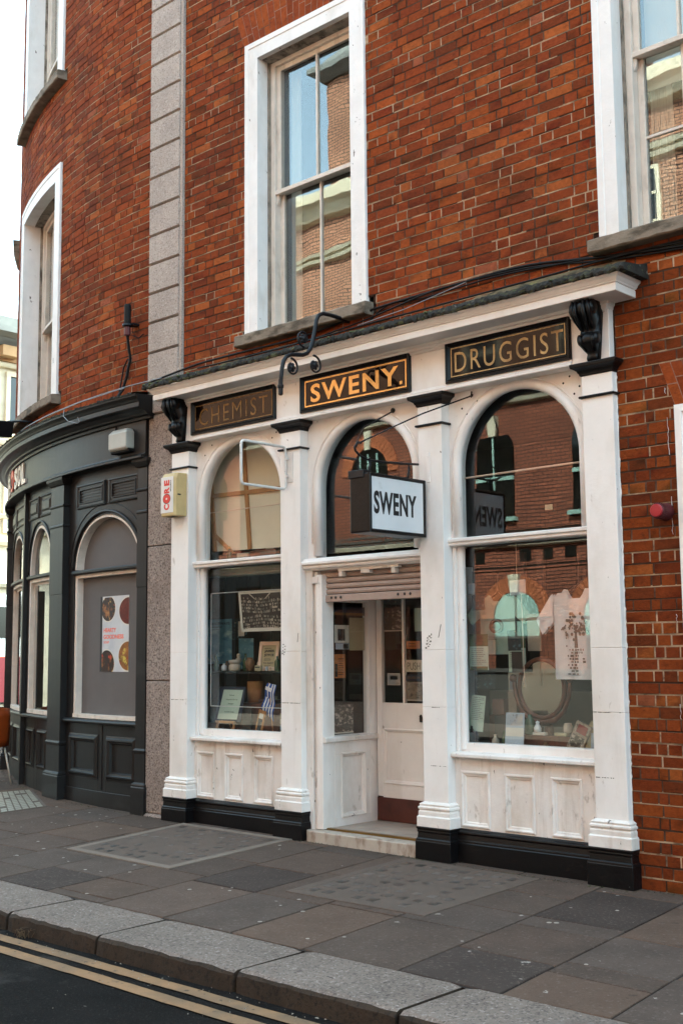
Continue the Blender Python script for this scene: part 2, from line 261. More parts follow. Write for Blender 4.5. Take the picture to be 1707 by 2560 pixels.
class MB:
    def __init__(s, T=TF): s.v = []; s.f = []; s.mi = []; s.cl = []; s.T = T; s.m = 0; s.c = (1, 1, 1)
    def add(s, vs, fs, raw=False):
        b = len(s.v)
        s.v += [tuple(p) if raw else s.T(*p) for p in vs]; s.cl += [s.c]*len(vs)
        s.f += [tuple(i+b for i in f) for f in fs]; s.mi += [s.m]*len(fs)
    def box(s, u0, u1, v0, v1, w0, w1, n=None):
        if n is None: n = max(1, int(abs(u1-u0)/.12)) if s.T is TCY else 1
        vs = []; fs = []
        for i in range(n+1):
            u = u0 + (u1-u0)*i/n
            vs += [(u, v0, w0), (u, v1, w0), (u, v1, w1), (u, v0, w1)]
        for i in range(n):
            a = 4*i; b = a+4
            for k in range(4): fs.append((a+k, a+(k+1) % 4, b+(k+1) % 4, b+k))
        fs.append((3, 2, 1, 0)); e = 4*n; fs.append((e, e+1, e+2, e+3))
        s.add(vs, fs)
    def poly(s, pts, w0, w1):                      # extruded polygon of (u, v)
        n = len(pts)
        s.add([(u, v, w0) for u, v in pts] + [(u, v, w1) for u, v in pts],
              [tuple(range(n))[::-1], tuple(range(n, 2*n))] + [(i, (i+1) % n, n+(i+1) % n, n+i) for i in range(n)])
    def mold(s, prof, u0, u1, n=None):             # profile of (w, v) run along u, closed
        if n is None: n = max(1, int(abs(u1-u0)/.12)) if s.T is TCY else 1
        k = len(prof); vs = []; fs = []
        for i in range(n+1):
            u = u0 + (u1-u0)*i/n; vs += [(u, v, w) for w, v in prof]
        for i in range(n):
            for j in range(k): fs.append((i*k+j, i*k+(j+1) % k, (i+1)*k+(j+1) % k, (i+1)*k+j))
        fs += [tuple(range(k))[::-1], tuple(range(n*k, n*k+k))]
        s.add(vs, fs)
    def loft(s, u0, u1, wf, wb, levels, nu=1):     # rings that grow by an overhang at front and sides: (v, overhang)
        vs = []; fs = []; K = 2*(nu+1)
        for v, o in levels:
            a, b = u0-o, u1+o
            vs += [(a+(b-a)*i/nu, v, wb) for i in range(nu+1)] + [(b+(a-b)*i/nu, v, wf+o) for i in range(nu+1)]
        for i in range(len(levels)-1):
            for j in range(K): fs.append((i*K+j, i*K+(j+1) % K, (i+1)*K+(j+1) % K, (i+1)*K+j))
        fs += [tuple(range(K))[::-1], tuple(range((len(levels)-1)*K, len(levels)*K))]
        s.add(vs, fs)
    def ring(s, u0, u1, v0, v1, prof):             # mitred frame: profile of (inset, w)
        vs = []; fs = []
        for d, w in prof: vs += [(u0+d, v0+d, w), (u1-d, v0+d, w), (u1-d, v1-d, w), (u0+d, v1-d, w)]
        n = len(prof)
        for i in range(n-1):
            for j in range(4): fs.append((i*4+j, i*4+(j+1) % 4, (i+1)*4+(j+1) % 4, (i+1)*4+j))
        s.add(vs, fs)
    def frame(s, u0, u1, v0, v1, t, w0, w1):       # a flat four-sided frame of width t
        s.ring(u0, u1, v0, v1, [(0, w0), (0, w1), (t, w1), (t, w0), (0, w0)])
    def tube(s, pts, r, n=8, closed=False, caps=True, raw=False, sq=1.0):
        P = [Vector(p if raw else s.T(*p)) for p in pts]; m = len(P); vs = []; fs = []
        prev = None
        for i, p in enumerate(P):
            a = P[(i-1) % m] if (closed or i > 0) else p; b = P[(i+1) % m] if (closed or i < m-1) else p
            t = (b-a).normalized()
            if prev is None:
                ref = Vector((0, 0, 1)) if abs(t.z) < .9 else Vector((1, 0, 0)); x = t.cross(ref).normalized()
            else:
                x = prev - t*prev.dot(t); x = x.normalized() if x.length > 1e-6 else t.orthogonal().normalized()
            prev = x; y = t.cross(x)
            rr = r[i] if isinstance(r, (list, tuple)) else r
            for k in range(n):
                an = 2*PI*k/n; vs.append(p + x*math.cos(an)*rr + y*math.sin(an)*rr*sq)
        for i in range(m if closed else m-1):
            for k in range(n): fs.append((i*n+k, i*n+(k+1) % n, ((i+1) % m)*n+(k+1) % n, ((i+1) % m)*n+k))
        if caps and not closed: fs += [tuple(range(n))[::-1], tuple(range((m-1)*n, m*n))]
        s.add(vs, fs, raw=True)
    def lathe(s, c, prof, n=16, axis='v'):         # profile of (radius, height) turned about an axis through c
        vs = []; fs = []
        for r, h in prof:
            for k in range(n):
                a = 2*PI*k/n
                if axis == 'v': vs.append((c[0]+r*math.cos(a), c[1]+h, c[2]+r*math.sin(a)))
                else: vs.append((c[0]+r*math.cos(a), c[1]+r*math.sin(a), c[2]+h))
        m = len(prof)
        for i in range(m-1):
            for k in range(n): fs.append((i*n+k, i*n+(k+1) % n, (i+1)*n+(k+1) % n, (i+1)*n+k))
        fs += [tuple(range(n))[::-1], tuple(range((m-1)*n, m*n))]
        s.add(vs, fs)
    def disc(s, c, ru, rv, w0, w1, n=24, u_max=None):
        pts = [(c[0]+ru*math.cos(2*PI*k/n), c[1]+rv*math.sin(2*PI*k/n)) for k in range(n)]
        s.poly(pts, w0, w1)
    def text(s, body, u0, u1, v0, v1, w0, w1, bold=0.0, rot=0, spc=1.0):
        cu = bpy.data.curves.new('lettering', 'FONT'); cu.body = body; cu.offset = bold; cu.resolution_u = 4; cu.space_character = spc
        ob = bpy.data.objects.new('lettering', cu); COL.objects.link(ob)
        me = ob.evaluated_get(bpy.context.evaluated_depsgraph_get()).to_mesh()
        P = [(v.co.x, v.co.y) for v in me.vertices]; F = [tuple(p.vertices) for p in me.polygons]
        bpy.data.objects.remove(ob)
        if rot == 90: P = [(-y, x) for x, y in P]
        xa, xb = min(p[0] for p in P), max(p[0] for p in P); ya, yb = min(p[1] for p in P), max(p[1] for p in P)
        Q = [(u0+(x-xa)/(xb-xa)*(u1-u0), v0+(y-ya)/(yb-ya)*(v1-v0)) for x, y in P]; n = len(Q)
        ed = {}
        for f in F:
            for i in range(len(f)):
                e = (f[i], f[(i+1) % len(f)])
                ed[tuple(sorted(e))] = None if tuple(sorted(e)) in ed else e
        s.add([(u, v, w1) for u, v in Q] + [(u, v, w0) for u, v in Q],
              F + [(e[1], e[0], e[0]+n, e[1]+n) for e in ed.values() if e])
    def build(s, name, mats, parent=None, origin=None, smooth=False, bevel=0.0, bseg=2, label=None, cat=None, group=None, kind=None):
        if not isinstance(mats, (list, tuple)): mats = [mats]
        if parent is not None: o0 = POS[parent]
        elif origin is not None: o0 = Vector(origin)
        else:
            xs = [p[0] for p in s.v]; ys = [p[1] for p in s.v]; zs = [p[2] for p in s.v]
            o0 = Vector(((min(xs)+max(xs))/2, (min(ys)+max(ys))/2, min(zs)))
        me = bpy.data.meshes.new(name)
        me.from_pydata([(p[0]-o0.x, p[1]-o0.y, p[2]-o0.z) for p in s.v], [], s.f)
        for m in mats: me.materials.append(MAT[m] if isinstance(m, str) else m)
        if len(mats) > 1: me.polygons.foreach_set('material_index', s.mi)
        if any(c != (1, 1, 1) for c in s.cl):
            at = me.attributes.new('Col', 'FLOAT_COLOR', 'POINT'); flat = []
            for c in s.cl: flat += [c[0], c[1], c[2], 1]
            at.data.foreach_set('color', flat)
        import bmesh
        b = bmesh.new(); b.from_mesh(me); bmesh.ops.recalc_face_normals(b, faces=b.faces); b.to_mesh(me); b.free()
        if smooth: me.polygons.foreach_set('use_smooth', [True]*len(me.polygons))
        me.update()
        ob = bpy.data.objects.new(name, me); COL.objects.link(ob)
        if parent is not None: ob.parent = parent
        else: ob.location = o0
        POS[ob] = o0
        if bevel:
            md = ob.modifiers.new('edge', 'BEVEL'); md.width = bevel; md.segments = bseg; md.limit_method = 'ANGLE'; md.angle_limit = R(40); md.use_clamp_overlap = True
        if smooth and not bevel:
            pass
        tag(ob, label, cat, group, kind)
        return ob

def tag(o, label=None, cat=None, group=None, kind=None):
    if label: o['label'] = label
    if cat: o['category'] = cat
    if group: o['group'] = group
    if kind: o['kind'] = kind

def thing(name, label, cat, loc, group=None):
    o = bpy.data.objects.new(name, None); COL.objects.link(o); o.location = loc; o.empty_display_size = .1
    POS[o] = Vector(loc); tag(o, label, cat, group); return o

def subtract(ivs, a, b):
    out = []
    for x, y in ivs:
        if b <= x or a >= y: out.append((x, y)); continue
        if x < a: out.append((x, a))
        if b < y: out.append((b, y))
    return out

def shade(c, k): return tuple(x*k for x in c)
BR = [C('824326'), C('894828'), C('7c3f25'), C('8f4e2b'), C('773b23'), C('854527'), C('80422a')]
def brick_col():
    r = random.random()
    if r < .07: c = C('985a36')
    elif r < .085: c = C('925a4a')
    elif r < .22: c = C('6e3a25')
    else: c = random.choice(BR)
    k = random.uniform(.88, 1.06)
    return (c[0]*k*.95, c[1]*k*.80, c[2]*k*.54)

def brickwork(mb, mo, u0, u1, v0, v1, holes, w, phase=.012, P=.0815, low=None, pattern=None):
    """mb: bricks (attr colours), mo: mortar behind them. holes: (u0,u1,v0,v1)."""
    k = math.floor((v0-phase)/P)
    while phase + k*P < v1:
        a, b = max(v0, phase+k*P), min(v1, phase+(k+1)*P)
        if b-a > .004:
            iv = [(u0, u1)]
            for h in holes:
                if h[2] < b-.01 and h[3] > a+.01: iv = subtract(iv, h[0], h[1])
            wob = random.uniform(-.0008, .0008)
            for x0, x1 in iv:
                # pale bed joint then darker upright joints
                n = max(1, int((x1-x0)/.3))
                for i in range(n):
                    p, q = x0+(x1-x0)*i/n, x0+(x1-x0)*(i+1)/n
                    pale = random.random()
                    mo.c = shade(C('a48f74'), random.uniform(.65, 1.1)) if pale < .64 else shade(C('4b3a2e'), random.uniform(.6, 1.1))
                    mo.add([(p, a, w-.0035), (q, a, w-.0035), (q, a+.012, w-.0035), (p, a+.012, w-.0035)], [(0, 1, 2, 3)])
                    mo.c = shade(C('58463a'), random.uniform(.5, 1.4)) if random.random() < .8 else C('ad9880')
                    mo.add([(p, a+.012, w-.0045), (q, a+.012, w-.0045), (q, b, w-.0045), (p, b, w-.0045)], [(0, 1, 2, 3)])
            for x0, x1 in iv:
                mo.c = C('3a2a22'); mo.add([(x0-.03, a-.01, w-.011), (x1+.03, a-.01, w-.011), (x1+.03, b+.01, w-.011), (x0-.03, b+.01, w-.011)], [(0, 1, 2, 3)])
            # flemish bond, a little irregular
            x = u0 - random.uniform(0, .02) - (.17 if k % 2 else 0)
            hd = (k % 2 == 0); pi_ = 0
            if pattern: x = u0-.003
            while x < u1:
                L = (.115 if hd else .230) + random.uniform(-.006, .006); hd = not hd
                if pattern: pi_ += 1; L = (.236 if k % 2 == 0 else pattern[pi_ % len(pattern)]) + random.uniform(-.005, .005)
                xa, xb = x, x+L; x += L
                for p, q in iv:
                    c0, c1 = max(xa, p), min(xb, q)
                    if c1-c0 < .02: continue
                    g = .0038
                    if xb-xa > .2 and random.random() < .06:   # two snapped headers
                        mid = (c0+c1)/2; parts = [(c0, mid), (mid, c1)]
                    else: parts = [(c0, c1)]
                    for d0, d1 in parts:
                        y0, y1 = a+.0045+random.uniform(0, .003)+wob, b-random.uniform(.0, .002)
                        y1 = min(y1, v1)
                        d0 += g; d1 -= g
                        if d1-d0 < .012 or y1-y0 < .01: continue
                        j = random.uniform(-.0025, .0015); e = random.uniform(.0025, .0055)
                        mb.c = shade(brick_col(), 1.0)
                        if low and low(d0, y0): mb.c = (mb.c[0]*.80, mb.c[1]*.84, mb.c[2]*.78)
                        jit = lambda: random.uniform(-.0012, .0012)
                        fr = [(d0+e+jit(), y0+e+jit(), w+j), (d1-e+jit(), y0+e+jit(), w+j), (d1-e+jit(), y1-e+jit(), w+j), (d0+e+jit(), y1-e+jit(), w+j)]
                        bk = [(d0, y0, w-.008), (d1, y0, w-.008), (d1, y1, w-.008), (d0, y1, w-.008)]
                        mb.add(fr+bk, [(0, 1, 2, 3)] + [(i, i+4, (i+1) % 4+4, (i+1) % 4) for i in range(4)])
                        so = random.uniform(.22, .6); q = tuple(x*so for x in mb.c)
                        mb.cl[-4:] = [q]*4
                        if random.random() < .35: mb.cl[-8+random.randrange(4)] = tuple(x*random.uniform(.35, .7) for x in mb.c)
        k += 1

def lines(mb, u0, u1, v0, v1, n, w, th=.35, ragged=.35):
    """n rows of printed text as thin ink strips."""
    h = (v1-v0)/n
    for i in range(n):
        y = v1-(i+.5)*h; L = (u1-u0)*(1-random.uniform(0, ragged)); x = u0
        while x < u0+L:
            ww = min(random.uniform(.08, .22)*(u1-u0), u0+L-x)
            mb.box(x, x+ww*.85, y-h*th/2, y+h*th/2, w, w+.0006); x += ww

# ================================================================== ground, pavement, road
ROAD = -.12
mb = MB(); mb.add([(-300, ROAD-.008, 300), (300, ROAD-.008, 300), (300, ROAD-.008, -300), (-300, ROAD-.008, -300)], [(0, 1, 2, 3)])
mb.build('ground', 'asphalt', kind='structure', origin=(0, 0, ROAD-.008))
mb = MB(lambda u, v, w: (u, v, w))
nx, ny = 120, 30
vs_ = []; fs_ = []
for i in range(nx+1):
    for j in range(ny+1): vs_.append((-20+45*i/nx, -12.6+9.56*j/ny, ROAD+random.uniform(-.0015, .0015)))
for i in range(nx):
    for j in range(ny): fs_.append((i*(ny+1)+j, (i+1)*(ny+1)+j, (i+1)*(ny+1)+j+1, i*(ny+1)+j+1))
mb.add(vs_, fs_); mb.build('road', 'asphalt', kind='structure', origin=(0, 0, ROAD))

for y0, y1 in ((-3.265, -3.172), (-3.435, -3.338)):
    mb = MB(lambda u, v, w: (u, v, w)); n = 220; vs_ = []; fs_ = []
    for i in range(n+1):
        x = -6+22*i/n; d = .0035*math.sin(x*2.3)+random.uniform(-.003, .003); g = .011*max(0, 1.9-x)
        vs_ += [(x, y0+d+random.uniform(-.003, .003)+g, ROAD+.0065), (x, y1+d+g, ROAD+.0065)]
    for i in range(n): fs_.append((2*i, 2*i+2, 2*i+3, 2*i+1))
    mb.add(vs_, fs_); mb.build('road_line', 'yellow', kind='structure', origin=(0, -3.3, ROAD))

# granite kerb of separate stones with dark joints
mb = MB(lambda u, v, w: (u, v, w))
ks = [-9, -7.6, -6.3, -5.0, -3.7, -2.4, -1.2, .0, .92, 2.17, 3.13, 4.33, 5.42, 6.6, 7.7, 8.8, 10, 11.2, 12.4, 14, 16]
def bend(x): return .018*max(0, 2.4-x)**1.35
for a, b in zip(ks[:-1], ks[1:]):
    g = .012; n = 14; vs_ = []; fs_ = []; zt = random.uniform(-.003, .006); yo = random.uniform(-.008, .008)
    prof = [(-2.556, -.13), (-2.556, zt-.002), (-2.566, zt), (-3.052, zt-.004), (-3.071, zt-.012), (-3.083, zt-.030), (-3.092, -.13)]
    for i in range(n+1):
        x = a+g+(b-a-2*g)*i/n; e = .012 if i in (0, n) else 0
        for k, (y, z) in enumerate(prof):
            jj = random.uniform(-.005, .005) if 2 < k < 6 else random.uniform(-.0015, .0015)
            vs_.append((x, y+bend(x)+yo+jj+(e if k > 2 else 0), z+jj*.8-(e*.7 if 0 < k < 6 else 0)))
    K = len(prof)
    for i in range(n):
        for k in range(K-1):
            fs_.append((i*K+k, i*K+k+1, (i+1)*K+k+1, (i+1)*K+k))
    fs_ += [tuple(range(K)), tuple(range(n*K, n*K+K))[::-1]]
    b0 = len(mb.f); mb.add(vs_, fs_)
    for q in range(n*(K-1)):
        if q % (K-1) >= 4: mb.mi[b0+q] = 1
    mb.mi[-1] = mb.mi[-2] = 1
mb.m = 2; mb.box(-9, 16, -3.04, -2.57, -.14, -.035)
mb.build('kerb', ['kerb', 'kerb_face', 'joint'], kind='structure', origin=(4, -2.8, 0), smooth=False)

def fall(x, y):
    return max(0, y+2.556)/2.5*(.030+.008*(3.5-max(-5, min(8, x)))) if y > -2.556 else 0
# paving: columns of slabs across the footway, joints in every column at different depths
mb = MB(lambda u, v, w: (u, v, w+fall(u, v)))
def sh(x, y): return x-.11*(y+2.5)
cols = [-9.3, -8.7, -8.1, -7.4, -6.8, -6.1, -5.5, -4.9, -4.2, -3.6, -2.95, -2.3, -1.65, -.98, -.28, .50, 1.13, 1.79, 2.43, 3.09, 3.71, 4.30, 4.985, 5.625, 6.22, 6.85, 7.5, 8.1, 8.8, 9.4, 10, 10.7, 11.3, 12, 12.6, 13.2]
special = {.50: [-2.14, -1.52], 1.13: [-2.0, -1.53], 1.79: [-2.43, -2.0, -1.53], 2.43: [-1.683, -.9, -.35], 3.09: [-1.684, -.9], 3.71: [-1.616, -.8],
           4.30: [-1.615, -1.07, -.55], 4.985: [-1.96, -1.31, -1.075, -.2], 5.625: [-2.075, -1.857, -1.2, -.35], 6.22: [-1.79, -1.1, -.4], -.28: [-1.71, -1.16, -.45], -.98: [-1.9, -1.29, -.5]}
special[2.43] = [-1.683, -1.0, -.28]
dark_slab = {(4.985, 0), (4.985, 3), (2.43, 1), (1.13, 0)}
for a, b in zip(cols[:-1], cols[1:]):
    top = .06 if a > -.9 else 6.5
    js = sorted(special.get(a, [-2.5+random.uniform(.5, .95)]))
    if a not in special:
        while js[-1] < top-1.2: js.append(js[-1]+random.uniform(.5, .95))
    else:
        while js[-1] < top-.8: js.append(js[-1]+random.uniform(.55, .9))
    ys = [-2.555] + js + [top]
    for i in range(len(ys)-1):
        y0, y1 = ys[i], ys[i+1]; g = random.uniform(.0055, .0095)
        if y1-y0 < .03: continue
        base = random.choice([C('5f554f'), C('625852'), C('5a524d'), C('645850'), C('5d5652')])
        k = random.uniform(.72, .84); mb.c = (base[0]*k*1.0, base[1]*k*.89, base[2]*k*.80)
        if (a, i) in dark_slab: mb.c = shade(C('463d38'), .85)
        t = [random.uniform(-.0022, .0022) for _ in range(4)]; bl = bend(a) if i == 0 else 0
        P = [(sh(a, y0)+g, y0+g+bl), (sh(b, y0)-g, y0+g+bl), (sh(b, y1)-g, y1-g), (sh(a, y1)+g, y1-g)]
        e = .003
        Q = [(P[0][0]+e, P[0][1]+e), (P[1][0]-e, P[1][1]+e), (P[2][0]-e, P[2][1]-e), (P[3][0]+e, P[3][1]-e)]
        mb.add([(x, y, t[k]) for k, (x, y) in enumerate(Q)] + [(x, y, -.004) for x, y in P] + [(x, y, -.03) for x, y in P],
               [(0, 1, 2, 3)] + [(k, k+4, (k+1) % 4+4, (k+1) % 4) for k in range(4)] + [(k+4, k+8, (k+1) % 4+8, (k+1) % 4+4) for k in range(4)])
mb.c = (.999, 1, 1); mb.m = 1
for i in range(24):
    for j in range(12):
        x0, x1, y0, y1 = -10+i, -9+i, -2.56+.77*j, -2.56+.77*(j+1); mb.add([(x0, y0, -.0075), (x1, y0, -.0075), (x1, y1, -.0075), (x0, y1, -.0075)], [(0, 1, 2, 3)])
mb.m = 0
mb.build('pavement', ['slab', 'joint'], kind='structure', origin=(2, -1.2, 0))
mb = MB(lambda u, v, w: (u, v, w)); mb.box(-46, 26, -15, -12.6, ROAD-.02, .0); mb.build('pavement', 'concrete', kind='structure', origin=(0, -14, 0))

# pavement lights: concrete frame, filled field and rows of glass lenses
def pavement_light(label, P, nu, nv, lens, fr='concrete', fill='concrete_fill', border=.075, gap=.5, holes=0.12):
    o = thing('pavement_light', label, 'pavement light', ((P[0][0]+P[2][0])/2, (P[0][1]+P[2][1])/2, .0), 'pavement lights along the shopfronts')
    def B(a, b, z):
        x = (P[0][0]*(1-a)+P[1][0]*a)*(1-b) + (P[3][0]*(1-a)+P[2][0]*a)*b
        y = (P[0][1]*(1-a)+P[1][1]*a)*(1-b) + (P[3][1]*(1-a)+P[2][1]*a)*b
        return (x, y, z+fall(x, y)+.0015)
    m = MB(lambda u, v, w: B(u, v, w)); d = border/max(.5, abs(P[1][0]-P[0][0])); e = border/max(.5, abs(P[3][1]-P[0][1]))
    for (a0, a1, b0, b1) in ((0, 1, 0, e), (0, 1, 1-e, 1), (0, d, e, 1-e), (1-d, 1, e, 1-e)): m.box(a0, a1, b0, b1, -.02, .0062)
    m.build('frame', fr, o, bevel=.004)
    m = MB(lambda u, v, w: B(u, v, w)); m.box(d, 1-d, e, 1-e, -.02, .0042); m.build('field', fill, o)
    m = MB(lambda u, v, w: B(u, v, w))
    for i in range(nu):
        for j in range(nv):
            if random.random() < holes: continue
            a0 = d+(1-2*d)*(i+.5-gap/2)/nu; a1 = d+(1-2*d)*(i+.5+gap/2)/nu; b0 = e+(1-2*e)*(j+.5-gap/2)/nv; b1 = e+(1-2*e)*(j+.5+gap/2)/nv
            m.box(a0, a1, b0, b1, -.01, .0056)
    m.build('lens_tile', lens, o)
pavement_light('worn concrete pavement light nearly level with the slabs below the left white window', [(.515, -1.50), (1.885, -1.53), (1.72, -.05), (.285, -.06)], 9, 8, 'lens', gap=.42, holes=.3)
pavement_light('patched concrete pavement light with grey squares below the right white window', [(3.15, -1.545), (4.34, -1.525), (4.255, -.12), (3.0, -.12)], 8, 8, 'lens', fr='concrete_fill', gap=.5, holes=.2)
pavement_light('pavement light of pale glass blocks in front of the curved charcoal cafe', [(-3.15, .02), (-1.74, -.78), (-1.72, -.22), (-3.0, .42)], 12, 6, 'lens_pale', fr='concrete_fill', fill='concrete_fill', border=.03, gap=.80, holes=.08)

# small things in the gutter and on the slabs
mb = MB(lambda u, v, w: (u, v, w))
for k in range(170):
    x = random.uniform(1.0, 9); y = -3.10-abs(random.gauss(0, .11)) if random.random() < .75 else random.uniform(-4.6, -3.1)
    r = random.uniform(.002, .007); a = random.uniform(0, PI)
    mb.add([(x+r*math.cos(a+q*2.1)*random.uniform(.6, 1.6), y+r*math.sin(a+q*2.1), ROAD+.004+random.uniform(0, .006)) for q in range(3)] + [(x, y, ROAD+.012)], [(0, 1, 3), (1, 2, 3), (2, 0, 3), (0, 2, 1)])
mb.build('litter', 'litter', kind='stuff', label='small pale grit and scraps lying along the gutter', origin=(4, -3.3, ROAD))
mb = MB(lambda u, v, w: (u, v, w))
for k in range(26):
    x, y = 2.42+random.gauss(0, .035), -3.115+random.gauss(0, .02); a = random.uniform(0, 2*PI); L = random.uniform(.03, .085)
    mb.tube([(x, y, ROAD), (x+.4*L*math.cos(a), y+.4*L*math.sin(a), ROAD+.6*L), (x+L*math.cos(a), y+L*math.sin(a), ROAD+.75*L)], [.002, .0016, .0005], 4)
mb.build('weed', 'dry_leaf', label='dry brown weed growing at the foot of the granite kerb', cat='weed')

mb = MB(lambda u, v, w: (u, v, w+fall(u, v)))
for k in range(85):
    x, y = random.uniform(-3, 8), random.uniform(-2.5, -.15); r = random.uniform(.007, .017); e = random.uniform(.7, 1.4)
    mb.lathe((x, y, .0005), [(r, 0), (r*.9, .0015), (r*.3, .0022)], 9, 'w')
mb.build('chewing_gum', 'gum', kind='stuff', label='flattened pale spots of chewing gum on the paving slabs', origin=(2, -1, 0))
mb = MB(lambda u, v, w: (u, v, w+fall(u, v)))
for k in range(900):
    t = random.random(); x = random.uniform(-.2, 7) if t < .7 else random.uniform(-5, -.2)
    y0 = (-.07 if x > -.05 else CY0-math.sqrt(RC**2-(x-CX0)**2)-.05) if x < 5 else .03
    if 1.8 < x < 3.08: y0 = -.04
    y = y0-abs(random.gauss(0, .025)); r = random.uniform(.003, .010); a = random.uniform(0, PI)
    mb.add([(x+r*math.cos(a+q*2.1)*random.uniform(.6, 1.6), y+r*math.sin(a+q*2.1)*.8, .002) for q in range(3)]+[(x, y, random.uniform(.003, .010))], [(0, 1, 3), (1, 2, 3), (2, 0, 3)])
mb.build('grit', 'grit', kind='stuff', label='dark grit and moss gathered along the foot of the shopfronts', origin=(2, 0, 0))

# ================================================================== the red brick building
bb = thing('brick_building', 'red brick building with white framed sash windows above the white shopfront', 'building', (2.4, .055, 0))
WB = -.055
# flat arches of rubbed brick: the courses they cut
def fan_holes(u0, u1, v0, h, sp): return [(u0-sp*(i-1)/4+.004, u1+sp*(i-1)/4-.004, v0+h*(i-1)/4, v0+h*i/4) for i in range(1, 5)]
W1 = (1.015, 2.552, 4.59, 7.465); W2 = (4.825, 6.35, 4.58, 7.47); DR = (5.35, 6.75, 0, 3.285)
FA = fan_holes(1.0, 2.57, 7.465, .369, .11); FB = fan_holes(5.345, 6.76, 3.285, .311, .11)
holes = [(-.5, 4.93, -.1, 4.26), W1, W2, DR, (.97, 2.64, 4.52, 4.60), (4.76, 6.43, 4.52, 4.59)] + FA + FB
mb, mo = MB(), MB()
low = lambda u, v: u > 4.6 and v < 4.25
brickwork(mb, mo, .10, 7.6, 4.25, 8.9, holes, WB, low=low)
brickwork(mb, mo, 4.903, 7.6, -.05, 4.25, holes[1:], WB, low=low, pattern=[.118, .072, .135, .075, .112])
def fan(mb, mo, u0, u1, v0, h, sp, n):
    mo.c = C('8c7263'); mo.add([(u0, v0, WB+.001), (u1, v0, WB+.001), (u1+sp, v0+h, WB+.001), (u0-sp, v0+h, WB+.001)], [(0, 1, 2, 3)])
    for i in range(n):
        cuts = [0, random.choice([.36, .5, .64]), 1]
        for a, b in zip(cuts[:-1], cuts[1:]):
            def X(t, f): return (u0+(u1-u0)*f)*(1-t) + (u0-sp+(u1-u0+2*sp)*f)*t
            f0, f1 = (i+.04)/n, (i+.96)/n; j = random.uniform(.0015, .003); a2, b2 = a+.012, b-.012
            q = [(X(a2, f0), v0+h*a2), (X(a2, f1), v0+h*a2), (X(b2, f1), v0+h*b2), (X(b2, f0), v0+h*b2)]
            mb.c = brick_col()
            mb.add([(u, v, WB+j) for u, v in q]+[(u, v, WB-.008) for u, v in q], [(0, 1, 2, 3)]+[(k, k+4, (k+1) % 4+4, (k+1) % 4) for k in range(4)])
fan(mb, mo, 1.0, 2.57, 7.468, .366, .125, 21); fan(mb, mo, 5.345, 6.76, 3.285, .312, .11, 19)
mb.build('wall', 'brick', bb)
mo.build('mortar', 'mortar', bb)
# upper storeys, roof, rear and flank: plain, out of the picture, but they shade the street
mb = MB()
mb.box(-.42, 12, 8.9, 11.0, -.6, WB); mb.box(7.6, 12, 0, 8.9, -.6, WB); mb.box(-.42, 12, 10.9, 11.05, -9, -.6); mb.box(-.42, 12, 0, 10.9, -9.3, -9); mb.box(11.8, 12, 0, 10.9, -9, -.6)
mb.build('upper_wall', 'brick_plain', bb)

def room(name, mat, parent, u0, u1, v0, v1, wf, wb, T=TF):
    m = MB(T); n = 8 if T is TCY else 1
    m.box(u0, u1, v0-.02, v0, wb, wf, n); m.box(u0, u1, v1, v1+.02, wb, wf, n); m.box(u0, u1, v0-.02, v1+.02, wb-.02, wb, n)
    m.box(u0-.02, u0, v0-.02, v1+.02, wb-.02, wf, 1); m.box(u1, u1+.02, v0-.02, v1+.02, wb-.02, wf, 1)
    return m.build(name, mat, parent)

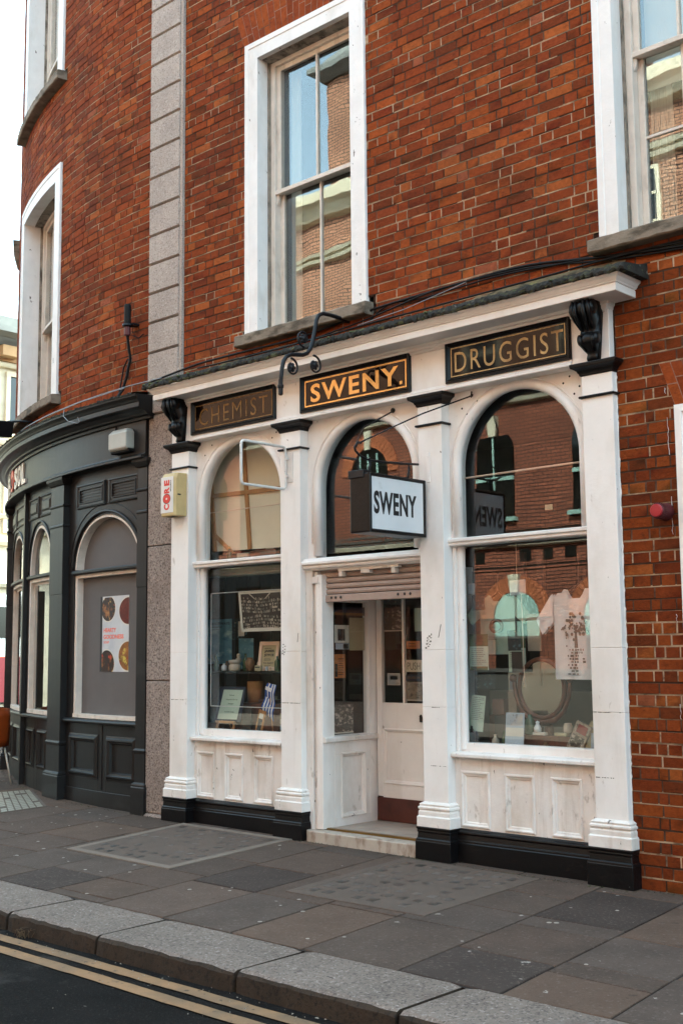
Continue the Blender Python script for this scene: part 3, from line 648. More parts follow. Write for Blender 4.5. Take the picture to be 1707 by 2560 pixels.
def sash_window(parent, T, u0, u1, v0, v1, band, meet, cols, hbar=None, wf=-.030, ws=-.215, wwall=WB, curtain=None, sill=(.05, .12, .055), low_cols=None, room_mat='room', dcur=.12, side_curtain=0.0, wav='glass_old', blind=0.0):
    """A sash window: architrave > sash, pane (two), sill, curtain. u0..u1, v0..v1 is the opening inside the architrave."""
    m = MB(T); n = None
    b = band
    prof_l = [(-b, wwall-.02), (-b, wf), (-b+.05, wf), (-b+.055, wf-.007), (0, wf-.007), (0, ws)]
    # jambs and head of the architrave, open at the bottom
    def U(side, d): return u0+d if side < 0 else u1-d
    for side in (-1, 1):
        pts = []
        for d, w in prof_l: pts += [(U(side, d), v0, w), (U(side, d), v1-d, w)]
        m.add(pts, [(2*i, 2*i+1, 2*i+3, 2*i+2) for i in range(len(prof_l)-1)])
    k = max(1, int((u1-u0)/.15)) if T is TCY else 1
    vs_ = []; fs_ = []
    for d, w in prof_l:
        for i in range(k+1): vs_.append((u0+d+(u1-u0-2*d)*i/k, v1-d, w))
    for r in range(len(prof_l)-1):
        for i in range(k): fs_.append((r*(k+1)+i, r*(k+1)+i+1, (r+1)*(k+1)+i+1, (r+1)*(k+1)+i))
    m.add(vs_, fs_)
    win = m.build('window', 'white_flaky', parent)
    # weathered strip where the lining meets the sash box
    m = MB(T)
    m.box(u0+.001, u0+.012, v0, v1, ws-.02, ws+.045); m.box(u0+.012, u1-.012, v1-.012, v1-.001, ws-.02, ws+.12)
    m.build('soffit', 'grime', win)
    # sash box, frames and glazing bars
    m = MB(T); s0, s1 = u0+.012, u1-.012
    w0, w1 = ws-.02, ws+.012
    for a, c in ((s0, s0+.055), (s1-.055, s1)): m.box(a, c, v0, v1, w0-.10, w1)
    m.box(s0+.055, s1-.055, v1-.055, v1, w0-.10, w1)
    f0, f1 = s0+.055, s1-.055; st = .05
    wu = (ws-.055, ws-.018); wl = (ws-.098, ws-.062)
    for a, c in ((f0, f0+st), (f1-st, f1)):
        m.box(a, c, meet-.02, v1-.055, *wu); m.box(a, c, v0+.02, meet+.02, *wl)
    m.box(f0+st, f1-st, v1-.105, v1-.055, *wu)
    m.box(f0-.03, f1+.03, meet-.028, meet+.012, ws-.058, ws+.006)          # meeting rail with horns
    for a in (f0, f1): m.poly([(a-.022, meet-.028), (a+.022, meet-.028), (a+.018, meet-.09), (a+.004, meet-.125), (a-.010, meet-.10)], ws-.05, ws-.015)
    m.box(f0+st, f1-st, meet-.02, meet+.012, *wl)
    m.box(f0+st, f1-st, v0+.02, v0+.085, *wl)
    for i in range(1, cols):
        u = f0+(f1-f0)*i/cols; m.box(u-.011, u+.011, meet+.012, v1-.105, *wu)
    for i in range(1, (low_cols or cols)):
        u = f0+(f1-f0)*i/(low_cols or cols); m.box(u-.011, u+.011, v0+.085, meet-.02, *wl)
    if hbar: m.box(f0+st, f1-st, hbar-.011, hbar+.011, wl[0]+.003, wl[1]-.003)
    m.box(s0, s1, v0-.0, v0+.03, ws-.10, ws+.05)
    m.build('sash', 'sash', win, bevel=.003, bseg=1)
    m = MB(T); m.box(f0+st-.005, f1-st+.005, meet, v1-.1, ws-.040, ws-.036); m.build('pane', wav, win)
    m = MB(T); m.box(f0+st-.005, f1-st+.005, v0+.07, meet, ws-.082, ws-.078); m.build('pane', wav, win)
    # sill
    m = MB(T); kk = max(1, int((u1-u0)/.04)); a, c = u0-b-sill[0], u1+b+sill[0]; vs_ = []; fs_ = []
    pr = [(ws-.05, v0-.115), (ws-.05, v0+.012), (sill[2]-.014, v0-.010), (sill[2], v0-.022), (sill[2]+.002, v0-.108), (sill[2]-.01, v0-.118)]
    for i in range(kk+1):
        u = a+(c-a)*i/kk
        for q, (w, v) in enumerate(pr):
            j = random.uniform(-.003, .003) if q in (2, 3, 4) else 0
            vs_.append((u, v+j, w+j))
    for i in range(kk):
        for q in range(6): fs_.append((i*6+q, i*6+(q+1) % 6, (i+1)*6+(q+1) % 6, (i+1)*6+q))
    fs_ += [tuple(range(6)), tuple(range(kk*6, kk*6+6))[::-1]]
    m.add(vs_, fs_); m.build('sill', 'sill', win)
    # what hangs inside
    if curtain:
        m = MB(T); g0, g1 = f0+st, f1-st
        def cloth(a, c, va, vb, amp, w):
            nn = 40; vv = []; ff = []
            for i in range(nn+1):
                u = a+(c-a)*i/nn; vv += [(u, va, w+amp*math.sin(i*1.15)+amp*.4*math.sin(i*.41)), (u, vb, w+amp*.8*math.sin(i*1.15+.3))]
            for i in range(nn): ff.append((2*i, 2*i+2, 2*i+3, 2*i+1))
            m.add(vv, ff)
        if side_curtain:
            cloth(g0-.02, g0+side_curtain, v0+.05, v1-.05, .018, ws-.20); cloth(g1-side_curtain, g1+.02, v0+.05, v1-.05, .018, ws-.20)
        if blind: cloth(g0-.03, g1+.03, v1-blind, v1-.03, .001, ws-.17)
        m.build('curtain', curtain, win)
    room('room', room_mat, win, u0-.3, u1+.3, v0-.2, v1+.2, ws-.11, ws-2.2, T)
    return win

sash_window(bb, TF, 1.194, 2.385, 4.60, 7.315, .172, 6.0, 2, curtain='curtain', side_curtain=.10, dcur=.1)
sash_window(bb, TF, 4.978, 6.19, 4.59, 7.31, .158, 6.0, 3, hbar=5.36, curtain='blind', side_curtain=.16, blind=1.55)

# the doorway at the right edge: white architrave and a dark door in its recess
m = MB(); m.ring(5.35, 6.75, -.4, 3.283, [(0, WB-.01), (0, -.022), (.05, -.018), (.06, -.032), (.15, -.036), (.15, -.22)])
dd = m.build('door', 'white', bb)
m = MB(); m.box(5.5, 6.6, -.02, 3.14, -.30, -.22); m.build('leaf', 'dark_wood', dd)

# rusticated granite pier between the two fronts
m = MB(); js = [8.95, 8.40, 8.10, 7.79, 7.48, 7.17, 6.86, 6.55, 6.235, 5.93, 5.625, 5.315, 5.005, 4.69, 4.37, 4.045]
for a, b in zip(js[1:], js[:-1]):
    e = .012; g = .004; L_, R_ = -.425, .055
    vs_ = []
    for (u, v, w) in ((L_+e, a+g+e, .0), (R_, a+g+e, .0), (R_, b-g-e, .0), (L_+e, b-g-e, .0)): vs_.append((u, v, w-.015+random.uniform(-.0015, .0015)))
    for (u, v) in ((L_, a+g), (R_+.004, a+g), (R_+.004, b-g), (L_, b-g)): vs_.append((u, v, -.04))
    for (u, v) in ((L_, a+g), (R_+.004, a+g), (R_+.004, b-g), (L_, b-g)): vs_.append((u, v, -.12))
    m.add(vs_, [(0, 1, 2, 3)]+[(k, k+4, (k+1) % 4+4, (k+1) % 4) for k in range(4)]+[(k+4, k+8, (k+1) % 4+8, (k+1) % 4+4) for k in range(4)])
m.box(.061, .098, 4.2, 8.95, -.13, -.028)
m.m = 1; m.box(-.42, .06, 4.0, 8.95, -.13, -.052)
pier = m.build('stone_pier', ['granite', 'joint'], bb)
m = MB()
for a, b in ((.09, 1.366), (1.372, 2.70), (2.706, 4.042), (4.048, 4.36)): m.box(-.412, .02, a, b, -.3, -.03)
m.build('pier_base', 'granite_low', pier, bevel=.012)
m = MB(); m.loft(-.412, .0, -.03, -.3, [(-.02, .035), (.06, .03), (.075, .022), (.088, .0)]); m.build('plinth_stone', 'granite_low', pier, bevel=.008)

# ================================================================== the curved corner building
cb = thing('corner_building', 'curved red brick corner building with tall bowed sash windows above the dark cafe', 'building', (-2.6, .4, 0))
mb, mo = MB(TCY), MB(TCY)
ch = [(-3.985, -2.02, 4.60, 7.40), (-4.1, -1.93, 4.55, 4.62), (-3.985, -2.02, 8.52, 11.4), (-4.1, -1.93, 8.46, 8.53)]
brickwork(mb, mo, -6.6, .0, 4.15, 11.0, ch, 0.0)
mb.build('wall', 'brick', cb); mo.build('mortar', 'mortar', cb)
m = MB(TCY); m.box(-14, -6.6, 0, 11.0, -.4, 0, 40); m.box(-14, 0, 10.9, 11.05, -8, -.02, 40)
m.build('upper_wall', 'brick_plain', cb)
for v0, v1 in ((4.62, 7.24), (8.54, 11.2)):
    sash_window(cb, TCY, -3.80, -2.21, v0, v1, .185, v0+1.19 if v0 < 6 else 9.28, 3, wf=.025, ws=-.24, wwall=0, curtain='curtain', side_curtain=.2, sill=(.07, .12, .11), room_mat='room_pale' if v0 > 6 else 'room')
m = MB(TCY); m.loft(-5.15, -4.98, .03, 0, [(7.05, -.02), (7.08, .0), (7.2, .03), (7.28, .05), (7.42, .06), (7.42, .0)]); m.build('corbel', 'sill', cb)

# ================================================================== the white shopfront
sf = thing('shopfront', 'old white painted shopfront with arched windows, black capitals and black plinth', 'shopfront', (2.45, .1, 0))
PIL = [(.0, .258), (1.532, 1.78), (3.124, 3.364), (4.65, 4.90)]
BAY = [(.258, 1.532, .895, .537), (1.78, 3.124, 2.452, .530), (3.364, 4.65, 4.007, .543)]
SPR = 3.078
for i, (a, b) in enumerate(PIL):
    m = MB(); lev = 2.0
    # shaft in three lengths with hairline joints
    for z0, z1 in ((.455, 1.194), (1.1945, 1.639), (1.6395, 3.61)): m.loft(a, b, 0, -.14, [(z0, 0), (z1, 0)])
    p = m.build('pilaster', 'white', sf, bevel=.004)
    m = MB(); m.loft(a, b, 0, -.14, [(.275, .043), (.355, .043), (.362, .034), (.395, .034), (.400, .028), (.408, .028), (.415, .036), (.430, .036), (.435, .026), (.441, .026), (.447, .030), (.452, .028), (.468, .001)])
    m.build('pedestal', 'white_worn', p, bevel=.0025, bseg=1)
    m = MB(); m.loft(a, b, 0, -.14, [(3.592, .002), (3.598, .012), (3.612, .014), (3.616, .020), (3.630, .026), (3.642, .042), (3.648, .052), (3.652, .060), (3.676, .064), (3.682, .058)]); m.build('capital', 'black', p, bevel=.003, bseg=1)
    m = MB(); m.loft(a, b, 0, -.14, [(3.427, .002), (3.429, .016), (3.437, .021), (3.446, .016), (3.449, .002)]); m.build('ring', 'black', p, bevel=.003)
    m = MB(); m.loft(a, b, .005, -.14, [(-.03, .052), (.170, .052), (.178, .048), (.186, .050), (.196, .040), (.235, .036), (.245, .042), (.256, .040), (.272, .048), (.281, .044)]); m.build('plinth_block', 'black', p, bevel=.003, bseg=1)

def arch_pts(uc, r, v, n=28, rv=None): rv = rv or r; return [(uc+r*math.cos(PI-PI*k/n), v+rv*math.sin(PI-PI*k/n)) for k in range(n+1)]
def arch_plate(m, u0, u1, v0, vtop, uc, ru, vs, w0, w1, rv=None, n=28):
    """a wall plate with a round-headed opening; w1 is the face, w0 the back of the reveal"""
    P = arch_pts(uc, ru, vs, n, rv)
    m.add([(u0, v0, w1), (uc-ru, v0, w1), (uc-ru, vs, w1), (u0, vs, w1), (uc-ru, v0, w0), (uc-ru, vs, w0)], [(0, 1, 2, 3), (1, 4, 5, 2)])
    m.add([(u1, v0, w1), (uc+ru, v0, w1), (uc+ru, vs, w1), (u1, vs, w1), (uc+ru, v0, w0), (uc+ru, vs, w0)], [(0, 1, 2, 3), (1, 4, 5, 2)])
    for s_, e_, q in ((u0, uc-ru, 0), (uc+ru, u1, 1)): m.add([(s_, vs, w1), (e_, vs, w1), (e_, vtop, w1), (s_, vtop, w1)], [(0, 1, 2, 3)])
    for (a, b), (c, d) in zip(P[:-1], P[1:]):
        m.add([(a, b, w1), (c, d, w1), (c, vtop, w1), (a, vtop, w1), (a, b, w0), (c, d, w0)], [(0, 1, 2, 3), (0, 4, 5, 1)])

for i, (a, b, uc, r) in enumerate(BAY):
    z0 = 2.44
    m = MB(); arch_plate(m, a-.002, b+.002, z0, 3.74, uc, r+.045, SPR, -.23, -.10)
    # screw holes in the spandrels
    win = m.build('window', 'white', sf)
    m = MB()
    path = [(uc-r-.038, 2.47, -.118)] + [(u, v, -.118) for u, v in arch_pts(uc, r+.038, SPR, 40)] + [(uc+r+.038, 2.47, -.118)]
    m.tube(path, .041, 12); m.build('arch_moulding', 'white', win, smooth=True)
    m = MB()
    path = [(uc-r-.088, SPR-.5, -.099)] + [(u, v, -.099) for u, v in arch_pts(uc, r+.088, SPR, 40)] + [(uc+r+.088, SPR-.5, -.099)]
    m.tube(path, .007, 6); m.build('bead', 'white', win, smooth=True)
    m = MB(); m.box(a+.01, b-.01, 2.49, 3.69, -.20, -.195); m.build('pane', 'glass', win)
    m = MB(); ds = [(-.50, 3.545), (-.455, 3.495), (-.40, 3.633), (-.355, 3.588), (.42, 3.597), (.475, 3.641), (.555, 3.553), (.51, 3.503)]
    for du, v in ds:
        if i == 1: continue
        m.lathe((uc+du*1.02, v, -.100), [(.0085, 0), (.0085, .0015), (.005, .002)], 10, 'w')
    if i != 1: m.build('screw', 'ink', win)
    if i == 1: continue
    # transom, lower light and its frame
    m = MB(); m.mold([(-.23, 2.455), (-.075, 2.450), (-.065, 2.458), (-.065, 2.476), (-.050, 2.484), (-.050, 2.506), (-.075, 2.513), (-.23, 2.520)], a, b); m.build('transom', 'white', win, bevel=.002, bseg=1)
    m = MB()
    for c, s_ in ((a+.003, 1), (b-.003, -1)):
        m.box(min(c, c+s_*.03), max(c, c+s_*.03), .85, 2.45, -.23, -.105)
        m.tube([(c+s_*.048, .87, -.155), (c+s_*.048, 2.45, -.155)], .034, 12)
    m.box(a, b, .85, .922, -.23, -.135)
    m.build('lower_frame', 'white', win, bevel=.003, bseg=1)
    m = MB(); m.box(a+.06, b-.06, .91, 2.455, -.205, -.200); m.build('pane', 'glass', win)
    m = MB(); m.mold([(-.20, .822), (-.04, .815), (-.032, .820), (-.032, .842), (-.042, .850), (-.20, .864)], a+.001, b-.001); m.build('sill', 'white_worn', win, bevel=.003)
    # panelled stall riser
    m = MB(); w = -.09; n3 = [(.300, .553), (.691, .943), (1.085, 1.338)] if i == 0 else [(3.417, 3.690), (3.822, 4.092), (4.229, 4.494)]
    q = [a]+[x for p_ in n3 for x in p_]+[b]
    for k in range(0, 8, 2): m.box(q[k], q[k+1], .27, .822, -.15, w)
    for p_ in n3: m.box(p_[0], p_[1], .715, .822, -.15, w); m.box(p_[0], p_[1], .27, .290, -.15, w)
    sr = m.build('stall_riser', 'white_worn', sf, bevel=.002, bseg=1)
    for p_ in n3:
        m = MB(); m.ring(p_[0], p_[1], .290, .715, [(0, -.12), (0, w+.001), (.006, w+.009), (.016, w+.010), (.022, w+.001), (.030, w-.003), (.036, w-.004), (.042, w-.016), (.05, w-.018)])
        m.box(p_[0]+.045, p_[1]-.045, .33, .67, -.14, w-.016); m.build('panel', 'white_worn', sr)
    m = MB(); m.mold([(-.15, -.03), (-.040, -.03), (-.040, .172), (-.046, .180), (-.044, .190), (-.054, .198), (-.060, .236), (-.052, .246), (-.054, .258), (-.074, .268), (-.080, .279), (-.15, .285)], a+.03, b-.03); m.build('plinth', 'black', sf, bevel=.002, bseg=1)

# fascia, cornice, scroll brackets
m = MB(); m.box(.0, 4.888, 3.683, 4.10, -.14, 0.0)
fa = m.build('fascia', 'white', sf, bevel=.004)
m = MB()
for a, b in ((.34, 1.45), (1.86, 3.045), (3.445, 4.57)): pass
m.mold([(-.02, 3.686), (.022, 3.686), (.024, 3.694), (.018, 3.700), (.020, 3.712), (.010, 3.722), (.004, 3.735), (-.02, 3.736)], .33, 4.58); m.build('lower_moulding', 'white', fa)
m = MB()
m.loft(.19, 4.86, 0, -.14, [(4.035, .012), (4.05, .020), (4.056, .032), (4.075, .036), (4.080, .048), (4.099, .052), (4.1, .215), (4.104, .220), (4.150, .220), (4.153, .214), (4.159, .214), (4.162, .226), (4.170, .228), (4.176, .236), (4.196, .248), (4.204, .262), (4.214, .266), (4.22, .25)])
m.build('cornice', 'white', sf, bevel=.002, bseg=1)
# ragged mossy lead on top
m = MB(); n = 240; vs_ = []; fs_ = []
for i in range(n+1):
    u = -.12+5.30*i/n; a = random.uniform(-.012, .014); c = random.uniform(-.008, .018)
    pr = [(-.14, 4.216), (.262, 4.216+a*.3), (.283+c, 4.214+a), (.290+c*.8, 4.232+a), (.272+c*.5, 4.262+abs(a)), (.20+c, 4.272+abs(c)), (.05, 4.30+a*.5), (-.06, 4.33)]
    vs_ += [(u, v, w) for w, v in pr]
K = 8
for i in range(n):
    for k in range(K): fs_.append((i*K+k, i*K+(k+1) % K, (i+1)*K+(k+1) % K, (i+1)*K+k))
fs_ += [tuple(range(K)), tuple(range(n*K, n*K+K))[::-1]]
m.add(vs_, fs_); m.build('flashing', 'moss', sf)
m = MB(); n = 120; vs_ = []; fs_ = []
for i in range(n+1):
    u = .07+4.95*i/n; t = 4.365+.03*math.sin(u*1.9)+random.uniform(-.006, .006)+.035*max(0, (u-2.6)/2.4)
    vs_ += [(u, 4.27, -.03), (u, 4.31, .03), (u, t, -.045), (u, t+.004, -.06)]
for i in range(n):
    for k in range(3): fs_.append((i*4+k, i*4+k+1, (i+1)*4+k+1, (i+1)*4+k))
m.add(vs_, fs_); m.build('fillet', 'moss_stone', sf)
mossy = MB()
for k in range(240):
    u = random.choice([random.uniform(0, 5), random.gauss(.35, .25), random.gauss(3.6, .5)]); u = min(5, max(-.1, u)); w = random.uniform(.05, .29); v = 4.262+(.29-w)*.18
    r = random.uniform(.006, .02); mossy.lathe((u, v-.006, w), [(r, 0), (r*.9, r*.4), (r*.4, r*.75), (.001, r*.8)], 6)
mossy.build('moss', 'plant', sf)
for uc in (.165, 4.775):
    # carved scroll bracket: an S of two rolls under an acanthus leaf
    m = MB()
    def roll(v, w, r, hw, n=18):
        pts = [(v+r*math.cos(2*PI*k/n), w+r*math.sin(2*PI*k/n)*.9) for k in range(n)]
        vs_ = []
        for s_ in (-1, 1): vs_ += [(uc+s_*hw, vv, ww) for vv, ww in pts]
        m.add(vs_, [tuple(range(n)), tuple(range(n, 2*n))[::-1]]+[(k, (k+1) % n, n+(k+1) % n, n+k) for k in range(n)])
    prof = [(-.01, 4.10, .078), (.10, 4.10, .080), (.172, 4.095, .080), (.192, 4.06, .079), (.190, 4.02, .077), (.165, 3.975, .072), (.125, 3.935, .064), (.095, 3.90, .060), (.098, 3.875, .064), (.118, 3.85, .069), (.122, 3.82, .068), (.105, 3.785, .062), (.07, 3.755, .050), (.045, 3.735, .040), (.05, 3.715, .042), (.052, 3.70, .044), (.04, 3.684, .042), (-.01, 3.684, .042)]
    n = len(prof); sec = []
    vs_ = []
    for w, v, h in prof:
        for t in (-1, -.55, 0, .55, 1): vs_.append((uc+t*h, v, w+(.018*(1-abs(t)) if w > 0 else 0)+(-.008 if abs(t) == .55 and w > .05 else 0)))
    fs_ = [(i*5+k, i*5+k+1, (i+1)*5+k+1, (i+1)*5+k) for i in range(n-1) for k in range(4)]
    fs_ += [tuple(i*5 for i in range(n)), tuple(i*5+4 for i in range(n))[::-1]]
    m.add(vs_, fs_)
    roll(4.045, .150, .052, .088); roll(3.835, .085, .042, .076)
    for s_ in (-1, 1):
        m.tube([(uc+s_*.06, 4.09, .19), (uc+s_*.07, 4.02, .20), (uc+s_*.058, 3.96, .165), (uc+s_*.045, 3.90, .115)], [.014, .018, .015, .008], 7)
        m.tube([(uc+s_*.03, 4.09, .20), (uc+s_*.035, 4.01, .213), (uc+s_*.03, 3.95, .178), (uc+s_*.02, 3.88, .128)], [.012, .016, .014, .006], 7)
        m.tube([(uc+s_*.05, 3.86, .12), (uc+s_*.052, 3.81, .122), (uc+s_*.03, 3.75, .07)], [.013, .015, .008], 7)
    m.build('scroll_bracket', 'black', sf, smooth=True)

# doorway: head moulding, jambs, shutter, lobby, door
m = MB(); a, b = 1.78, 3.124
m.mold([(-.23, 2.340), (-.055, 2.340), (-.050, 2.350), (-.028, 2.356), (-.022, 2.372), (-.030, 2.378), (-.012, 2.386), (-.004, 2.392), (-.004, 2.412), (-.020, 2.420), (-.030, 2.436), (-.050, 2.446), (-.23, 2.456)], a, b)
dr = m.build('doorway', 'white', sf, bevel=.002, bseg=1)
for a_, b_ in ((1.78, 1.860), (3.088, 3.124)): m = MB(); m.box(a_, b_, .02, 2.345, -.16, -.062); m.build('jamb', 'white_worn', dr, bevel=.004)
for a_, b_ in ((1.862, 1.900), (3.062, 3.087)): m = MB(); m.box(a_, b_, .10, 2.33, -.20, -.085); m.build('shutter_rail', 'white_worn', dr, bevel=.003)
m = MB(); m.box(1.9005, 1.912, .13, 2.1, -.13, -.09); m.build('rubber_seal', 'rubber', dr)
m = MB()
for k in range(6):
    z0 = 2.128+.0485*k
    m.mold([(-.135, z0), (-.118, z0+.004), (-.112, z0+.020), (-.116, z0+.040), (-.135, z0+.046)], 1.905, 3.06)
m.mold([(-.14, 2.062), (-.108, 2.062), (-.106, 2.066), (-.106, 2.118), (-.112, 2.124), (-.14, 2.124)], 1.905, 3.06)
shu = m.build('shutter', 'shutter', sf, bevel=.0015, bseg=1)
m = MB()
for u in (2.05, 2.10, 2.16, 2.80, 2.87, 2.93): m.lathe((u, 2.098, -.106), [(.012, 0), (.012, .003), (.006, .005)], 10, 'w')
for u, v in ((1.93, 2.105), (1.95, 2.105), (1.93, 2.08), (1.95, 2.08)): m.lathe((u, v, -.106), [(.005, 0), (.005, .002)], 8, 'w')
m.build('bolt', 'ink', shu)
m = MB(); m.box(2.17, 2.84, 2.318, 2.342, -.11, -.06)
for u, h in ((2.20, .045), (2.48, .03), (2.79, .045)): m.box(u-.02-(.03 if h < .04 else 0), u+.02+(.03 if h < .04 else 0), 2.318-h, 2.318, -.11, -.058)
m.build('shutter_stop', 'sash', shu, bevel=.002, bseg=1)
m = MB(); m.box(1.868, 1.94, 2.225, 2.285, -.10, -.05); m.build('lock_box', 'white_worn', dr, bevel=.004)
# step and tiled lobby floor
m = MB(); m.poly([(1.84, .02), (3.085, .02), (3.085, -.028), (2.2, -.030), (1.98, -.022), (1.87, 0)], -.02, .132) if False else None
m = MB(lambda u, v, w: (u, v, w)); m.poly([(1.82, .11), (1.825, .01), (1.86, -.018), (1.93, -.030), (2.2, -.034), (3.085, -.034), (3.085, .11)], -.02, .134); m.build('step', 'step', sf, bevel=.010, bseg=3)
m = MB(lambda u, v, w: (u, v, w)); m.box(1.80, 3.05, .112, .80, .0, .146)
for k in range(3): m.box(1.985, 3.0, .21+.19*k, .212+.19*k, .14, .1466)
lf = m.build('lobby_floor', 'tile', sf)
m = MB(lambda u, v, w: (u, v, w)); m.box(1.90, 3.0, .10, .122, .13, .1495); m.box(1.90, 3.0, .128, .150, .13, .1485); m.build('shutter_track', 'brass', lf)
# glazed side wall of the lobby, facing the door
X0 = 1.968; T = TX(X0)
m = MB(T)
m.box(.058, .205, .14, 2.30, -.06, .012); m.box(.662, .765, .14, 2.30, -.06, .012)
m.box(.205, .662, 2.07, 2.30, -.06, .012); m.box(.205, .662, .755, .862, -.06, .012); m.box(.205, .662, .14, .222, -.06, .012)
m.box(.205, .297, .222, .755, -.06, .012); m.box(.597, .662, .222, .755, -.06, .012)
sl = m.build('side_light', 'white', sf, bevel=.003, bseg=1)
m = MB(T); m.ring(.285, .609, .212, .765, [(0, .012), (.004, .020), (.014, .021), (.020, .012), (.03, .008), (.04, -.008)]); m.box(.31, .585, .24, .74, -.05, -.008); m.build('panel', 'white_worn', sl)
m = MB(T); m.mold([(-.03, .862), (.038, .862), (.042, .868), (.042, .898), (.034, .906), (-.03, .918)], .062, .762); m.build('sill', 'white_worn', sl, bevel=.003)
m = MB(T); m.box(.203, .664, .915, 2.075, -.028, -.024); m.build('pane', 'glass', sl)
# the door
D0, D1, YD = 1.99, 2.93, -.75
m = MB()
m.box(D0, D0+.062, .36, 2.16, YD-.045, YD); m.box(D1-.10, D1, .36, 2.16, YD-.045, YD)
m.box(D0+.062, D1-.10, 2.098, 2.16, YD-.045, YD); m.box(D0+.062, D1-.10, .945, 1.18, YD-.045, YD); m.box(D0+.062, D1-.10, .15, .48, YD-.045, YD-.001)
m.box(D0+.062, D0+.085, .48, .98, YD-.045, YD); m.box(D1-.125, D1-.10, .48, .98, YD-.045, YD); m.box(2.290, 2.312, 1.18, 2.098, YD-.04, YD-.004)
do = m.build('door', 'white', sf, bevel=.003, bseg=1)
m = MB(); m.ring(D0+.07, D1-.11, .47, .955, [(0, YD), (.004, YD+.007), (.012, YD+.008), (.018, YD), (.026, YD-.004), (.034, YD-.018)]); m.box(D0+.09, D1-.13, .49, .93, YD-.04, YD-.018); m.build('panel', 'white', do)
m = MB(); m.box(D0+.055, D1-.09, 1.175, 2.105, YD-.026, YD-.022); m.build('pane', 'glass', do)
m = MB(); m.box(D0, D1, .150, .352, YD-.045, YD+.006); m.build('kick_plate', 'kick', do, bevel=.003)
m = MB(); m.poly([(2.49, 1.02), (2.512, 1.02), (2.515, 1.055), (2.507, 1.085), (2.495, 1.085), (2.488, 1.055)], YD, YD+.012); m.lathe((2.50, 1.07, YD+.01), [(.007, 0), (.007, .01), (.003, .012)], 10, 'w'); m.build('keyhole', 'ink', do)
m = MB(); m.box(D0-.02, D1+.1, 2.163, 2.30, YD-.045, YD); m.box(D1+.002, D1+.10, .146, 2.163, YD-.045, YD); m.build('door_frame', 'white', sf)
m = MB(); m.box(1.90, 3.05, 2.300, 2.335, -.80, -.142); m.box(3.0, 3.08, .14, 2.30, YD+.002, -.21); m.build('lobby_lining', 'white_worn', sf)

# inside: room, window boards, dark fittings
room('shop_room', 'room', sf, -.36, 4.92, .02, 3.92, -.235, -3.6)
m = MB(); m.box(-.34, 1.90, .66, .880, -.95, -.236); m.box(3.06, 4.9, .66, .880, -.95, -.236); m.build('window_board', 'bed', sf)
m = MB()
for u0, u1 in ((-.34, 1.20),):
    m.box(u0, u1, .88, 2.48, -1.02, -.98)
    for k in range(9): m.box(u0+.02+.175*k, u0+.05+.175*k, .88, 2.48, -.98, -.965)
m.box(-.34, 1.88, 2.50, 2.535, -.80, -.236); m.box(3.07, 4.90, 2.478, 2.52, -.50, -.236)
for u in (3.42, 3.60): m.box(u, u+.06, .88, 2.45, -.98, -.94)
m.build('window_backing', 'dark_wood', sf)
m = MB(); m.box(3.08, 4.88, .885, 1.30, -.985, -.96); m.build('window_backing', 'room_pale', sf)
m = MB(); m.box(-.2, 1.52, 1.455, 1.463, -.62, -.30); m.build('glass_shelf', 'glass_shelf', sf)
m = MB(); m.box(-.2, 1.52, 1.440, 1.4545, -.298, -.290); m.box(-.2, 1.52, 1.440, 1.4545, -.64, -.625); m.build('shelf_rail', 'ink', sf)
# thin pale rails seen through the glass
m = MB()
m.tube([(.24, 3.0, -.24), (1.30, 3.0, -.24)], .005, 6); m.tube([(3.40, 3.006, -.225), (4.62, 3.014, -.225)], .008, 6); m.build('curtain_wire', 'gilt', sf)
m = MB(); m.tube([(.333, 1.132, -.23), (.333, 2.208, -.23), (1.45, 2.208, -.23), (1.45, 1.132, -.23)], .006, 6, closed=True); m.build('inner_rail', 'tubewhite', sf)

# ================================================================== the curved charcoal cafe front
cf = thing('cafe_front', 'curved charcoal cafe front with bowed sign board and arched windows', 'shopfront', (-2.4, .3, 0))
T = TCY; SE = 6.4
def pl(uc, ru, vs, rv, u0, u1, v0, vt, w0, w1, n=24):
    m = MB(T); arch_plate(m, u0, u1, v0, vt, uc, ru, vs, w0, w1, rv, n); return m
# sign board and cornice
m = MB(T); m.mold([(-.2, 3.612), (.105, 3.605), (.112, 3.612), (.112, 3.630), (.095, 3.640), (.060, 3.655), (.055, 3.668), (.050, 4.02), (-.2, 4.02)], -SE, -.004); m.build('sign_board', 'dark_grey', cf)
m = MB(T); m.mold([(-.2, 4.005), (.075, 4.005), (.080, 4.03), (.115, 4.04), (.120, 4.055), (.165, 4.085), (.215, 4.098), (.220, 4.105), (.220, 4.150), (.228, 4.156), (.236, 4.175), (.252, 4.195), (.262, 4.205), (.266, 4.228), (-.2, 4.262)], -SE, .09); m.build('cornice', 'dark_grey', cf)
m = MB(T); n = 220; vs_ = []; fs_ = []
for i in range(n+1):
    u = -SE+(SE+.05)*i/n; a = random.uniform(-.010, .012)
    vs_ += [(u, v, w) for w, v in [(-.03, 4.29), (.1, 4.268+abs(a)), (.235, 4.246+a), (.272+a*.6, 4.238+a), (.273, 4.226), (-.03, 4.22)]]
for i in range(n):
    for k in range(6): fs_.append((i*6+k, i*6+(k+1) % 6, (i+1)*6+(k+1) % 6, (i+1)*6+k))
m.add(vs_, fs_); m.build('flashing', 'moss', cf)
m = MB(T)
for k in range(150):
    u = random.choice([random.gauss(-1.75, .3), random.gauss(-4, .7), random.uniform(-5, 0)]); r = random.uniform(.008, .022); w = random.uniform(.0, .25)
    m.lathe((u, 4.283-.16*max(0, w), w), [(r, -.01), (r*.9, r*.4), (r*.3, r*.8)], 6)
